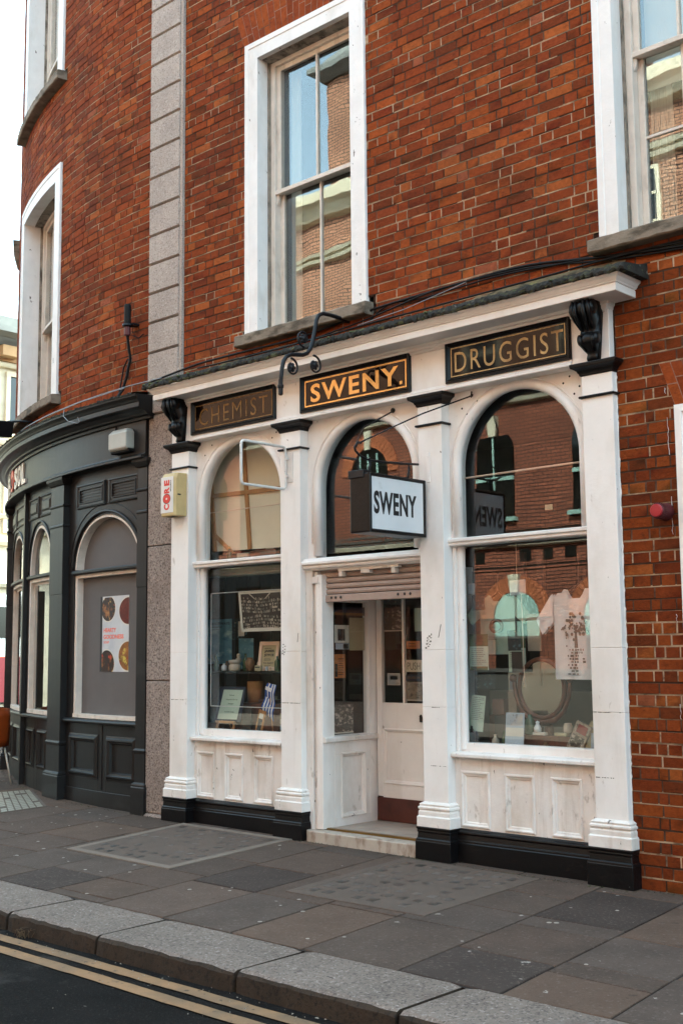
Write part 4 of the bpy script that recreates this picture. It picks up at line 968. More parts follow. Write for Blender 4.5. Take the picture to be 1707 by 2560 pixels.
for k in range(26):
    u = random.gauss(-1.72, .12); L = random.uniform(.03, .07); m.tube([(u, 4.26, .08), (u+random.uniform(-.02, .02), 4.26+L*.7, .09), (u+random.uniform(-.04, .04), 4.26+L, .12)], [.004, .004, .001], 4)
m.build('moss', 'plant', cf)
# pilasters
for s0, s1, wp in ((.0, .155, .03), (1.655, 2.02, .055), (4.78, 5.14, .06)):
    m = MB(T); q = 3
    m.loft(-s1, -s0, wp, -.2, [(-.03, .03), (.325, .03), (.333, .022), (.345, .026), (.358, .022), (.37, .004), (.655, .004), (.662, .012), (.685, .016), (.700, .0), (2.30, .0), (2.305, .004), (3.05, .004), (3.055, .012), (3.075, .012), (3.08, .002), (3.275, .002), (3.282, .014), (3.30, .016), (3.305, .0), (3.52, .0), (3.53, .02), (3.575, .045), (3.612, .05)], nu=q)
    m.build('pilaster', 'dark_grey', cf, bevel=.003, bseg=1)
# bay with the boarded window
m = pl(-.83, .665, 2.555, .555, -1.71, -.15, 2.50, 3.62, -.16, -.02)
bay = m.build('window', 'dark_grey', cf)
m = MB(T); P = arch_pts(-.83, .70, 2.555, 40, .59); m.tube([(u, v, -.014) for u, v in P], .016, 8); P = arch_pts(-.83, .78, 2.60, 40, .63); m.tube([(u, v, -.019) for u, v in P], .006, 6); m.build('arch_moulding', 'dark_grey', bay, smooth=True)
m = MB(T); m.box(-1.71, -1.505, .95, 2.56, -.16, -.02); m.box(-.165, -.15, .95, 2.56, -.16, -.02); m.mold([(-.16, 2.500), (-.005, 2.500), (.004, 2.510), (.004, 2.535), (-.006, 2.545), (-.16, 2.55)], -1.53, -.15); m.build('frame', 'dark_grey', bay, bevel=.003, bseg=1)
m = MB(T)
m.box(-1.506, -1.455, .985, 2.495, -.155, -.035); m.box(-.19, -.165, .985, 2.495, -.155, -.035); m.box(-1.455, -.19, 2.463, 2.4985, -.155, -.04); m.box(-1.506, -.165, .962, 1.003, -.155, -.026)
P0 = arch_pts(-.83, .664, 2.555, 24, .553); P1 = arch_pts(-.83, .640, 2.555, 24, .528)
for k in range(24):
    q = [P0[k], P0[k+1], P1[k+1], P1[k]]
    m.poly(q, -.155, -.026)
m.build('lining', 'sash', bay)
m = MB(T); m.box(-1.46, -.185, .99, 2.47, -.118, -.108, 12); m.box(-1.49, -.17, 2.552, 3.10, -.128, -.118, 12); m.build('board_panel', 'board', bay)
for u0, u1 in ((-1.435, -.815), (-.735, -.185)):
    m = MB(T); m.ring(u0, u1, 3.215, 3.485, [(0, -.02), (.006, .004), (.02, .006), (.028, -.006), (.05, -.008), (.055, .002), (.066, .002), (.07, -.06)])
    for k in range(4): m.poly([(u0+.07, 3.294+.032*k), (u1-.07, 3.294+.032*k), (u1-.07, 3.304+.032*k), (u0+.07, 3.304+.032*k)], -.034, -.010)
    lv = m.build('louvre', 'dark_grey', bay)
    m = MB(T); m.box(u0+.065, u1-.065, 3.28, 3.42, -.065, -.055); m.build('vent_hole', 'ink', lv)
m = MB(T); m.mold([(-.16, .918), (.020, .912), (.030, .918), (.032, .935), (.018, .948), (.006, .955), (-.16, .963)], -1.71, -.15); m.build('sill', 'dark_grey', bay, bevel=.002, bseg=1)
m = MB(T)
for a, b in ((-1.71, -1.56), (-.90, -.74), (-.19, -.15)): m.box(a, b, .0, .92, -.16, -.02)
m.box(-.826, -.815, .24, .90, -.03, -.012)
for a, b in ((-1.56, -.90), (-.74, -.19)): m.box(a, b, .80, .92, -.16, -.02); m.box(a, b, .0, .345, -.16, -.02)
m.box(-1.71, -.15, -.03, .225, -.03, -.006)
sr = m.build('stall_riser', 'dark_grey', cf, bevel=.003, bseg=1)
for a, b in ((-1.56, -.90), (-.74, -.19)):
    m = MB(T); m.ring(a, b, .345, .80, [(0, -.021), (.0, -.014), (.02, -.010), (.035, .004), (.05, .006), (.06, -.006), (.075, -.01), (.085, -.035), (.09, -.04)]); m.box(a+.08, b-.08, .42, .72, -.1, -.038); m.build('panel', 'dark_grey', sr)
# two tall arched windows beyond
for k, (s0, s1) in enumerate(((2.13, 3.10), (3.24, 4.70))):
    uc = -(s0+s1)/2; ru = (s1-s0)/2-.035; rv = .56
    m = pl(uc, ru, 2.60, rv, -s1-.07, -s0+.06, 2.54, 3.62, -.13, -.02)
    win = m.build('window', 'dark_grey', cf)
    m = MB(T); P = arch_pts(uc, ru+.045, 2.60, 36, rv+.045); m.tube([(u, v, -.015) for u, v in P], .014, 8); m.build('arch_moulding', 'dark_grey', win, smooth=True)
    m = MB(T)
    for a, b in ((-s1+.02, (-s1-s0)/2-.03), ((-s1-s0)/2+.03, -s0-.02)): m.ring(a, b, 3.25, 3.51, [(0, -.02), (.004, .0), (.02, .004), (.03, -.008), (.06, -.012), (.09, .004)]); m.box(a+.08, b-.08, 3.33, 3.43, -.02, .003)
    m.build('panel', 'dark_grey', win)
    m = MB(T); m.box(-s1-.07, -s1+.02, .95, 2.6, -.13, -.02); m.box(-s0-.02, -s0+.06, .95, 2.6, -.13, -.02); m.mold([(-.13, 2.535), (.002, 2.535), (.010, 2.545), (.010, 2.575), (-.13, 2.585)], -s1, -s0); m.build('frame', 'dark_grey', win, bevel=.003, bseg=1)
    m = MB(T)
    m.box(-s1+.02, -s1+.075, .985, 2.535, -.075, -.028); m.box(-s0-.06, -s0-.02, .985, 2.535, -.075, -.028); m.box(-s1+.075, -s0-.06, 2.495, 2.534, -.075, -.028); m.box(-s1+.02, -s0-.02, .955, 1.0, -.075, -.022)
    m.box(-s1+.09, -s1+.125, 1.0, 2.49, -.10, -.068); m.box(-s1+.09, -s0-.06, 2.46, 2.495, -.10, -.068)
    P0 = arch_pts(uc, ru-.001, 2.585, 24, rv+.012); P1 = arch_pts(uc, ru-.03, 2.585, 24, rv-.018)
    for q in range(24): m.poly([P0[q], P0[q+1], P1[q+1], P1[q]], -.075, -.024)
    m.build('lining', 'sash', win)
    m = MB(T); m.box(-s1+.02, -s0-.02, .98, 3.16, -.073, -.070); m.build('pane', 'glass', win)
    m = MB(T); m.mold([(-.13, .912), (.020, .905), (.035, .912), (.036, .935), (.018, .948), (-.13, .958)], -s1-.07, -s0+.06); m.build('sill', 'dark_grey', win, bevel=.002, bseg=1)
    mid = (-s1-s0)/2
    m = MB(T)
    for a, b in ((-s1-.07, -s1+.07), (mid-.06, mid+.06), (-s0-.07, -s0+.06)): m.box(a, b, .0, .91, -.13, -.02)
    for a, b in ((-s1+.07, mid-.06), (mid+.06, -s0-.07)): m.box(a, b, .79, .91, -.13, -.02); m.box(a, b, .0, .34, -.13, -.02)
    sr = m.build('stall_riser', 'dark_grey', cf, bevel=.003, bseg=1)
    for a, b in ((-s1+.07, mid-.06), (mid+.06, -s0-.07)):
        m = MB(T); m.ring(a, b, .34, .79, [(0, -.021), (.0, -.014), (.02, -.008), (.032, .004), (.045, -.006), (.055, -.035), (.06, -.04)]); m.box(a+.05, b-.05, .39, .74, -.1, -.038); m.build('panel', 'dark_grey', sr)
m = MB(T); m.box(-3.22, -3.15, .0, 3.62, -.03, .035); m.build('mullion', 'dark_grey', cf, bevel=.004)
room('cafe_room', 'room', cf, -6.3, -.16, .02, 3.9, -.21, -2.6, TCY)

# poster on the boarded window
T = TCY
po = thing('poster', 'soup poster with four bowls and coral lettering on the grey board', 'poster', TCY(-.74, 1.44, -.10))
Z0, Z1, U0, U1 = 1.452, 2.245, -1.045, -.475
m = MB(T); m.box(U0, U1, Z0, Z1, -.1075, -.1055, 6); m.build('sheet', 'poster_paper', po)
m = MB(T); m.box(U0, U0+.045, Z0, Z1, -.1055, -.1048); m.build('dark_edge', 'ink', po)
def halfbowl(name, uc, vc, ru, rv, lim0, lim1, vlim0, vlim1, soup):
    def clip(pts): return [(min(max(u, lim0), lim1), min(max(v, vlim0), vlim1)) for u, v in pts]
    n = 40
    o = [(uc+ru*math.cos(2*PI*k/n), vc+rv*math.sin(2*PI*k/n)) for k in range(n)]
    m = MB(T); m.poly(clip(o), -.1055, -.1046); b = m.build('bowl', 'bowl', po)
    i = [(uc+(ru-.012)*math.cos(2*PI*k/n), vc+(rv-.013)*math.sin(2*PI*k/n)) for k in range(n)]
    m = MB(T); m.poly(clip(i), -.1046, -.1040); m.build('soup', soup, b)
halfbowl('a', U0+.165, 2.115, .155, .145, U0+.045, U1, Z0, Z1-.012, 'soup_dark')
halfbowl('b', U1-.008, 2.082, .185, .152, U0, U1, Z0, Z1-.012, 'soup_red')
halfbowl('c', U0+.145, 1.535, .165, .155, U0+.045, U1, Z0, Z1, 'soup_dark')
halfbowl('d', U1-.008, 1.615, .188, .162, U0, U1, Z0, Z1, 'soup_gold')
m = MB(T); m.text('HEARTY', U0+.075, U0+.33, 1.865, 1.91, -.1055, -.1045, .03); m.text('GOODNESS', U0+.075, U0+.475, 1.795, 1.84, -.1055, -.1045, .03); m.text('SOUP', U0+.08, U0+.19, 1.748, 1.772, -.1055, -.1045, .02)
m.build('lettering', 'orange_print', po)

# cafe name in raised letters on the sign board
cl = thing('sign_lettering', 'raised white cafe name letters with an orange disc on the dark sign board', 'sign', TCY(-4, 3.76, .06))
m = MB(T)
for ch, s, ww in (('C', 5.30, .24), ('A', 5.0, .26), ('F', 4.66, .19), ('\u00c9', 4.42, .19), ('S', 3.73, .22), ('O', 3.47, .21), ('L', 3.22, .20)):
    m.text(ch, -s, -s+ww, 3.715, 4.01 if ch == '\u00c9' else 3.98, .055, .075, .035)
m.build('lettering', 'sign_white', cl)
m = MB(T); m.disc((-3.97, 3.865), .15, .145, .055, .075, 28); od = m.build('disc', 'orange_print', cl)
m = MB(T); q = [(-3.97+.07*math.cos(a), 3.86+.085*math.sin(a), .075) for a in [R(150+10*i) for i in range(25)]]; m.tube(q, .008, 6); m.build('smile', 'ink', od)

# flood lamp box on the sign board
fl = thing('wall_lamp', 'rounded pale flood lamp box fixed to the charcoal sign board', 'wall lamp', TCY(-.36, 3.70, .05))
m = MB(T); m.loft(-.50, -.19, .16, .05, [(3.715, -.02), (3.735, .0), (3.90, .0), (3.935, -.03), (3.945, -.06)]); m.build('housing', 'flood', fl, bevel=.022, bseg=3)
m = MB(T); m.loft(-.505, -.185, .13, .05, [(3.690, -.01), (3.70, .0), (3.728, .0)]); m.build('base', 'rubber', fl, bevel=.012)
m = MB(T); m.tube([(-.49, 3.90, .055), (-.52, 3.96, .058), (-.515, 4.01, .056)], .006, 6); m.build('cable', 'rubber', fl)

# aerial on the curved brick and its leads
ae = thing('aerial', 'black cylindrical aerial on a cable beside the granite pier', 'aerial', TCY(-.29, 4.95, .1))
m = MB(T); c = (-.27, 4.94, .10); m.lathe(c, [(.03, .105), (.036, .12), (.036, .30), (.03, .315), (.01, .32)], 14); m.build('body', 'rubber', ae, smooth=False)
m = MB(T); m.lathe(c, [(.045, .075), (.055, .085), (.05, .105), (.03, .11)], 12); m.box(-.29, -.2, 5.03, 5.05, .0, .09); m.build('collar', 'iron', ae)
m = MB(T); m.lathe(c, [(.03, -.02), (.034, -.01), (.034, .07), (.03, .075)], 12); m.build('socket', 'maroon', ae)
m = MB(T); m.tube([(-.27, 4.93, .1), (-.29, 4.82, .07), (-.31, 4.70, .03), (-.37, 4.52, .03), (-.43, 4.38, .04), (-.47, 4.27, .1)], .015, 8); m.tube([(-.30, 4.66, .03), (-.36, 4.70, .03), (-.43, 4.62, .03), (-.48, 4.28, .06)], .009, 6); m.tube([(-.24, 4.93, .07), (-.17, 4.89, .03), (-.10, 4.92, .02)], .006, 6); m.build('lead', 'rubber', ae)

# cables over the cornices
def cable(name, T, pts, r, mat, label, grp):
    m = MB(T); P = []
    for a, b in zip(pts[:-1], pts[1:]):
        for k in range(5):
            t = k/5; P.append(tuple(a[i]+(b[i]-a[i])*t for i in range(3)))
    P.append(pts[-1])
    for k in range(1, len(P)-1): P[k] = (P[k][0], P[k][1]+random.uniform(-.004, .004), P[k][2])
    for _ in range(2):
        P = [P[0]]+[tuple((P[k-1][i]+2*P[k][i]+P[k+1][i])/4 for i in range(3)) for k in range(1, len(P)-1)]+[P[-1]]
    m.tube(P, r, 7); m.build(name, mat, label=label, cat='cable', group=grp, smooth=True)
G = 'cables along the top of the cornice'
cable('cable', TF, [(-.4, 4.36, .03), (.4, 4.44, .0), (1.0, 4.43, .02), (1.8, 4.43, .0), (2.7, 4.53, -.03), (3.5, 4.55, -.035), (4.2, 4.555, -.04), (4.9, 4.44, -.03), (5.6, 4.37, -.035), (7.2, 4.36, -.035)], .0105, 'rubber', 'thickest black cable running the whole length above the white cornice', G)
cable('cable', TF, [(.5, 4.36, .1), (1.2, 4.36, .06), (2.0, 4.375, .03), (2.6, 4.44, .0), (3.3, 4.555, -.03), (4.2, 4.535, -.04), (5.0, 4.40, -.03), (5.8, 4.35, -.04), (7.2, 4.33, -.035)], .0075, 'rubber', 'black cable that dips along the mossy ledge and rises to the right sill', G)
cable('cable', TF, [(2.62, 4.42, .0), (2.72, 4.50, -.03), (2.85, 4.545, -.035), (3.0, 4.52, -.04), (3.2, 4.50, -.03), (3.9, 4.53, -.03), (4.7, 4.47, -.03), (5.5, 4.40, -.03), (7.2, 4.39, -.035)], .0065, 'rubber', 'black cable looping off the right end of the centre window sill', G)
cable('cable', TF, [(2.5, 4.40, .02), (3.0, 4.44, .0), (3.35, 4.50, -.02), (3.7, 4.555, -.035), (4.0, 4.56, -.035)], .0035, 'cable_grey', 'thin grey cable lying among the black ones over the cornice', G)
cable('cable', TF, [(1.1, 4.345, .1), (1.7, 4.35, .09), (2.3, 4.36, .08), (2.9, 4.37, .07), (3.5, 4.38, .05), (4.5, 4.40, .03), (5.2, 4.43, -.03), (7.2, 4.42, -.035)], .008, 'rubber', 'lowest black cable resting on the flashing under the centre window sill', G)
cable('cable', TCY, [(-2.6, 4.27, .24), (-1.9, 4.285, .25), (-1.2, 4.30, .25), (-.6, 4.315, .25), (-.05, 4.335, .22), (.35, 4.36, .15)], .0045, 'cable_grey', 'pale grey cable along the edge of the charcoal cafe cornice', 'grey cables over the cafe cornice')
cable('cable', TCY, [(-2.2, 4.262, .27), (-1.7, 4.27, .275), (-1.1, 4.285, .275), (-.5, 4.295, .27), (-.1, 4.31, .255)], .0035, 'cable_grey', 'thinner grey cable just in front of its twin on the cafe cornice', 'grey cables over the cafe cornice')
m = MB(TCY); m.tube([(-1.23, 4.275, .27), (-1.22, 4.20, .285), (-1.13, 4.13, .275), (-.98, 4.085, .24), (-.95, 4.10, .235), (-.965, 4.15, .25)], .004, 6); m.build('wire', 'cable_grey', label='thin loose wire hanging off the charcoal cafe cornice', cat='wire')

# dark lamp on an arm over the cafe sign
ol = thing('arm_lamp', 'black lamp box on a thin arm above the cafe name', 'lamp', TCY(-3.4, 4.3, .3))
m = MB(T); m.poly([(-3.62, 4.36), (-3.02, 4.26), (-2.92, 4.44), (-3.58, 4.52)], .24, .42); m.build('housing', 'iron', ol, bevel=.01)
m = MB(T); m.tube([(-2.98, 4.445, .31), (-2.9, 4.445, .16), (-2.86, 4.44, -.01)], .014, 8); m.build('arm', 'iron', ol)

# ================================================================== signs and fittings on the white shopfront
def fascia_sign(u0, u1, word, a, b, gold, label, bold, c=3.815, d=3.978, sp=1.0, dot=False):
    o = thing('fascia_sign', label, 'sign', ((u0+u1)/2, -.03, 3.735), 'gilded glass sign panels on the fascia')
    m = MB(); m.ring(u0, u1, 3.735, 4.065, [(0, -.001), (0, .020), (.006, .030), (.014, .031), (.020, .022), (.026, .024), (.034, .014), (.04, .006)]); m.build('frame', 'black', o)
    m = MB(); m.box(u0+.035, u1-.035, 3.77, 4.03, .001, .0065); m.build('glass_panel', 'sign_glass', o)
    m = MB(); t = .013 if dot else .009; e = .047; m.frame(u0+e, u1-e, 3.735+e, 4.065-e, t, .0065, .0078); m.build('border', gold, o)
    m = MB()
    if sp is not None: m.text(word, a, b, c, d, .0065, .0085, bold, spc=sp)
    if dot: m.box(2.945, 2.972, 3.815, 3.842, .0065, .0085)
    m.build('lettering', gold, o)
fascia_sign(.312, 1.483, 'CHEMIST', .425, 1.375, 'gold_dull', 'black glass sign with faint thin gold letters spelling CHEMIST', -.008, sp=1.25)
fascia_sign(1.803, 3.066, 'SWENY', 1.925, 2.93, 'gold', 'black glass sign with broad bright gold letters and gold border over the door', .022, sp=1.18, dot=True)
fascia_sign(3.430, 4.580, 'DRUGGIST', 3.515, 4.515, 'gold_pale', 'black glass sign with pale gold letters spelling DRUGGIST', -.002, sp=1.2)

# projecting light box with its iron bracket
pj = thing('projecting_sign', 'white light box sign in a black case hanging above the doorway', 'sign', (3.1, -.36, 2.53))
m = MB(TF); T3 = TX(3.2)
m = MB(); m.box(3.0, 3.196, 2.528, 2.985, .018, .692); case = m.build('case', 'black', pj, bevel=.012, bseg=2)
m = MB(T3); m.ring(-.692, -.018, 2.528, 2.985, [(0, -.01), (0, .006), (.008, .010), (.020, .010), (.026, .004), (.03, -.002)]); m.build('rim', 'black', pj)
m = MB(T3); m.box(-.665, -.045, 2.555, 2.958, -.004, .001); face = m.build('face', 'lightbox', pj)
m = MB(T3); m.text('SWENY', -.640, -.130, 2.672, 2.850, .001, .0025, .034, spc=1.08); m.build('lettering', 'ink', face)
m = MB(); m.box(2.99, 3.15, 2.948, 3.012, .60, .70); m.build('cap', 'iron', pj, bevel=.006)
m = MB(T3 := TX(3.12))
m.tube([(.0, 3.128, 0), (-.12, 3.118, 0), (-.4, 3.10, 0), (-.6, 3.095, 0), (-.70, 3.115, 0), (-.755, 3.15, 0), (-.765, 3.185, 0), (-.74, 3.20, 0), (-.722, 3.185, 0)], [.010, .010, .010, .010, .010, .009, .008, .006, .004], 8)
m.tube([(-.752, 3.175, 0), (-.735, 3.215, 0), (-.70, 3.222, 0), (-.68, 3.205, 0)], [.008, .009, .008, .004], 8)
for y in (-.59, -.12):
    m.tube([(y, 3.10, 0), (y+.004, 3.06, 0), (y-.01, 3.03, 0), (y, 2.98, 0)], .010, 7); m.tube([(y-.02, 3.098, .016), (y, 3.115, 0), (y+.02, 3.09, -.016), (y+.028, 3.06, -.01)], .006, 6)
br = m.build('bracket', 'iron', pj, smooth=True)
m = MB(); P0 = (3.12, 3.205, .73); m.tube([P0, (2.98, 3.30, .56), (2.86, 3.42, .36), (2.785, 3.63, -.095)], .0065, 6); m.lathe((2.782, 3.636, -.10), [(.022, 0), (.022, .01), (.012, .02)], 10, 'w')
m.tube([P0, (3.30, 3.37, .45), (3.42, 3.46, .30), (3.60, 3.62, -.06), (3.608, 3.64, -.095)], .0065, 6); m.tube([(3.60, 3.62, -.085), (3.62, 3.63, -.06), (3.625, 3.655, -.06), (3.608, 3.662, -.08), (3.60, 3.645, -.09)], .006, 6); m.build('stay_rod', 'iron', pj)
m = MB(); m.box(3.212, 3.244, 2.972, 3.212, 0.0, .007)
for v in (3.0, 3.18): m.lathe((3.228, v, .007), [(.007, 0), (.005, .004)], 8, 'w')
m.build('wall_plate', 'white', pj, bevel=.002)

# empty sign frame on the second pilaster
ef = thing('bare_sign', 'empty white tubular sign frame standing out from the pilaster left of the door', 'sign frame', (1.62, -.3, 3.07))
m = MB(TX(1.62)); y0, y1, z0, z1, r = -.556, -.022, 3.075, 3.455, .035
P = []
for cx, cy, a0 in ((y0+r, z0+r, 180), (y1-r, z0+r, 270), (y1-r, z1-r, 0), (y0+r, z1-r, 90)):
    for k in range(5): a = R(a0+90*k/4); P.append((cx+r*math.cos(a), cy+r*math.sin(a), 0))
m.tube(P, .0125, 8, closed=True); m.build('frame', 'tubewhite', ef, smooth=True)
m = MB(); m.box(1.628, 1.694, 3.135, 3.402, 0, .008)
for v in (3.16, 3.27, 3.375): m.lathe((1.672, v, .008), [(.006, 0), (.004, .004)], 8, 'w')
for v in (3.19, 3.35): m.box(1.614, 1.645, v-.012, v+.012, .0, .03)
m.build('wall_plate', 'tubewhite', ef, bevel=.002)

# wrought iron lamp bracket
lb = thing('lamp_bracket', 'black wrought iron swan neck lamp bracket with scrolls over the sign fascia', 'bracket', (2.33, .05, 4.48))
T2 = TX(2.33); m = MB(T2)
P = [(.10, 4.478), (.0, 4.488), (-.10, 4.492), (-.20, 4.492), (-.275, 4.486), (-.325, 4.458), (-.352, 4.405), (-.365, 4.33), (-.385, 4.26), (-.402, 4.20), (-.425, 4.150), (-.462, 4.106), (-.515, 4.082), (-.60, 4.070), (-.66, 4.058), (-.705, 4.034), (-.738, 3.992), (-.756, 3.93), (-.766, 3.86), (-.772, 3.80)]
m.tube([(y, z, 0) for y, z in P], .0175, 10); m.build('neck', 'iron', lb, smooth=True)
m = MB(); m.lathe((2.33, 3.70, .773), [(.012, 0), (.02, .01), (.02, .06), (.026, .066), (.026, .085), (.02, .09), (.018, .13)], 12); m.build('nozzle', 'iron', lb)
def scroll(c, r, a0, turns, d):
    m = MB(T2); n = 40; q = []
    for k in range(n+1):
        t = k/n; a = R(a0)+d*turns*2*PI*t; rr = r*(1-.55*t); q.append((c[0]+rr*math.cos(a), c[1]+rr*math.sin(a), 0))
    m.tube(q, [.010-.003*k/n for k in range(n+1)], 7)
    m.T = T2
    for k in range(6): a = k*PI/3; m.lathe((c[0]+.028*math.cos(a), c[1]+.028*math.sin(a), -.006), [(.016, 0), (.015, .010), (.006, .016)], 8, 'w')
    m.lathe((c[0], c[1], -.012), [(.034, 0), (.034, .012), (.018, .028), (.004, .032)], 12, 'w')
    m.build('scroll', 'iron', lb, smooth=True)
scroll((-.645, 3.955), .075, 95, .95, -1); scroll((-.375, 4.020), .082, 100, .95, -1); scroll((-.505, 4.225), .075, -85, .95, -1)

# alarm box on the left pilaster
al = thing('alarm_box', 'yellowed security alarm box with a red and white name panel on the left pilaster', 'alarm box', (.12, -.08, 2.95))
m = MB(); Q = [(.012, .002), (.236, .002), (.226, .125), (.205, .150), (.03, .150), (.012, .125)]
vs_ = []
for v, k in ((2.955, .985), (2.975, 1), (3.325, 1), (3.375, .80)):
    for u, w in Q: vs_.append((u, v, w*k if w > .01 else w))
fs_ = [(i*6+k, i*6+(k+1) % 6, (i+1)*6+(k+1) % 6, (i+1)*6+k) for i in range(3) for k in range(6)]+[tuple(range(6))[::-1], tuple(range(18, 24))]
m.add(vs_, fs_); m.build('case', 'alarm_cream', al, bevel=.006)
m = MB(); m.box(.026, .208, 2.985, 3.335, .146, .1535); nm = m.build('name_panel', 'alarm_white', al, bevel=.002)
m = MB(); wv = (.1535, .1548)
m.text('C', .075, .155, 3.012, 3.07, *wv, .05, rot=90); m.text('R', .075, .155, 3.175, 3.235, *wv, .05, rot=90); m.text('E', .075, .155, 3.250, 3.305, *wv, .05, rot=90)
m.disc((.115, 3.122), .052, .044, *wv, 24); ln = m.build('lettering', 'red_print', nm)
m = MB(); m.frame(.0, .001, .0, .001, .0002, 0, .001) if False else None
m.disc((.115, 3.122), .058, .050, .1535, .1542, 24); m.text('SECURITY', .166, .182, 3.19, 3.305, .1535, .1546, .02, rot=90); m.build('lettering', 'ink', nm)
m = MB(); m.disc((.115, 3.122), .012, .010, .1548, .1556, 12); m.build('spot', 'alarm_white', nm)
m = MB(TX(.231)); m.box(-.11, -.075, 3.155, 3.168, -.006, .002); m.build('slot', 'ink', al)
m = MB();
for k in range(4): m.box(.06+.028*k, .078+.028*k, 2.9515, 2.956, .05, .11)
m.build('vent', 'ink', al)

# red push button on the brick
rb = thing('alarm_button', 'round red button in a ribbed maroon holder on the brick right of the shopfront', 'button', (5.245, -.05, 2.52))
m = MB(); c = (5.245, 2.557, -.05); m.lathe(c, [(.062, 0), (.060, .02), (.056, .06), (.052, .10), (.05, .125), (.046, .13)], 26, 'w')
for k in range(26): a = 2*PI*k/26; m.box(c[0]+.053*math.cos(a)-.003, c[0]+.053*math.cos(a)+.003, c[1]+.053*math.sin(a)-.003, c[1]+.053*math.sin(a)+.003, .03, .072)
m.build('holder', 'maroon', rb)
m = MB(); m.lathe((5.245, 2.557, .078), [(.045, 0), (.045, .012), (.040, .018), (.01, .021)], 24, 'w'); m.build('button', 'red_plastic', rb, smooth=False)

# paint runs and scratches
m = MB()
for u, v0, v1 in ((5.285, 2.95, 3.21), (5.287, 2.40, 2.66), (5.29, 1.16, 1.26), (5.29, 1.80, 1.86), (5.275, 3.38, 3.42)):
    P = [(u+random.uniform(-.004, .004), v0+(v1-v0)*k/9, WB+.0012) for k in range(10)]; m.tube(P, [random.uniform(.002, .007) for _ in P], 6, sq=.25)
n = 150; vs_ = []
for k in range(n+1):
    v = .3+3.3*k/n; vs_ += [(4.897, v, WB+.0012), (4.904+random.uniform(0, .012)*random.random(), v, WB+.0012)]
m.add(vs_, [(2*k, 2*k+1, 2*k+3, 2*k+2) for k in range(n)])
m.build('paint_run', 'white', bb)
m = MB()
for u0, u1, v in ((.0, .2, 1.1945), (1.55, 1.765, 1.1945), (3.215, 3.29, 1.1945), (4.655, 4.885, 1.1945), (3.135, 3.20, 1.6395) if False else (3.20, 3.345, .745), (4.66, 4.80, .748)):
    n = 18
    for k in range(n):
        if random.random() < .3: continue
        a = u0+(u1-u0)*k/n; h = random.uniform(.001, .0042); m.box(a, a+(u1-u0)/n*1.05, v-h, v+h*.6, -.001, .0012)
for uc, vc, sg in ((1.566, 1.70, 1), (3.185, 1.735, -1)):   # remains of torn stickers
    for k in range(8 if sg > 0 else 12):
        r_, q_ = divmod(k, 2 if sg > 0 else 3); u = uc+.019*q_-.005*r_+random.uniform(-.004, .004); v = vc-.026*r_+.012*q_*sg*-1+random.uniform(-.004, .004)
        a = random.uniform(.003, .010); b = random.uniform(.003, .008); m.box(u-a, u+a, v-b, v+b, -.001, .001)
m.poly([(1.735, 1.72), (1.742, 1.72), (1.752, 1.80), (1.746, 1.80)], -.001, .001); m.poly([(3.292, 1.735), (3.299, 1.735), (3.325, 1.835), (3.319, 1.84)], -.001, .001)
m.build('paint_crack', 'ink_grey', sf)

# ================================================================== things shown in the left window
def plane_at(u, v, w, lean=0, turn=0):
    """upright plane through (u, v, w): lean tips the top back, turn swings it about the vertical (degrees)"""
    t, l = R(turn), R(lean); ux = Vector((math.cos(t), math.sin(t), 0)); n = ux.cross(Vector((0, 0, 1)))
    uy = Vector((0, 0, 1))*math.cos(l) - n*math.sin(l)
    return TPL((u, -w, v), ux, uy)
def sheet(name, label, cat, u0, u1, v0, v1, w, mat, group=None, lean=0, turn=0, mount=None, mmat='navy', text=None, tmat='ink', ink=None, th=.002, roll=0, parts=(), inkw=0.0, inkth=.35):
    """a flat print, card or picture: sheet (> printing), with a mount behind it if given. parts: (name, mat, u0, u1, v0, v1) in fractions."""
    o = thing(name, label, cat, ((u0+u1)/2, -w, v0), group)
    ca, sa = math.cos(R(roll)), math.sin(R(roll)); P0 = plane_at((u0+u1)/2, v0, w, lean, turn)
    T = lambda u, v, ww: P0(u*ca-v*sa, u*sa+v*ca, ww)
    W, H = u1-u0, v1-v0
    if mount:
        m = MB(T); m.box(-W/2-mount, W/2+mount, -mount, H+mount, -.008, -.0015); m.build('mount', mmat, o, bevel=.001)
    m = MB(T)
    if ink or text or parts: m.box(-W/2, W/2, 0, H, -.0015, th-.0015)
    else: m.box(-W/2, W/2, 0, H, -.0015, th-.0015)
    s = m.build('sheet', mat, o)
    if parts:
        for nm, mt, a, b, c, d in parts:
            m = MB(T); m.box(-W/2+W*a, -W/2+W*b, H*c, H*d, th-.0015, th-.0008); m.build(nm, mt, s)
    if text or ink:
        m = MB(T)
        for body, a, b, c, d, bo in (text or ()): m.text(body, -W/2+W*a, -W/2+W*b, H*c, H*d, th-.0015, th-.0006, bo)
        for a, b, c, d, n in (ink or ()): lines(m, -W/2+W*a, -W/2+W*b, H*c, H*d, n, th-.0015+inkw*.4, inkth)
        m.build('printing', tmat, s)
    return o

WG = -.205
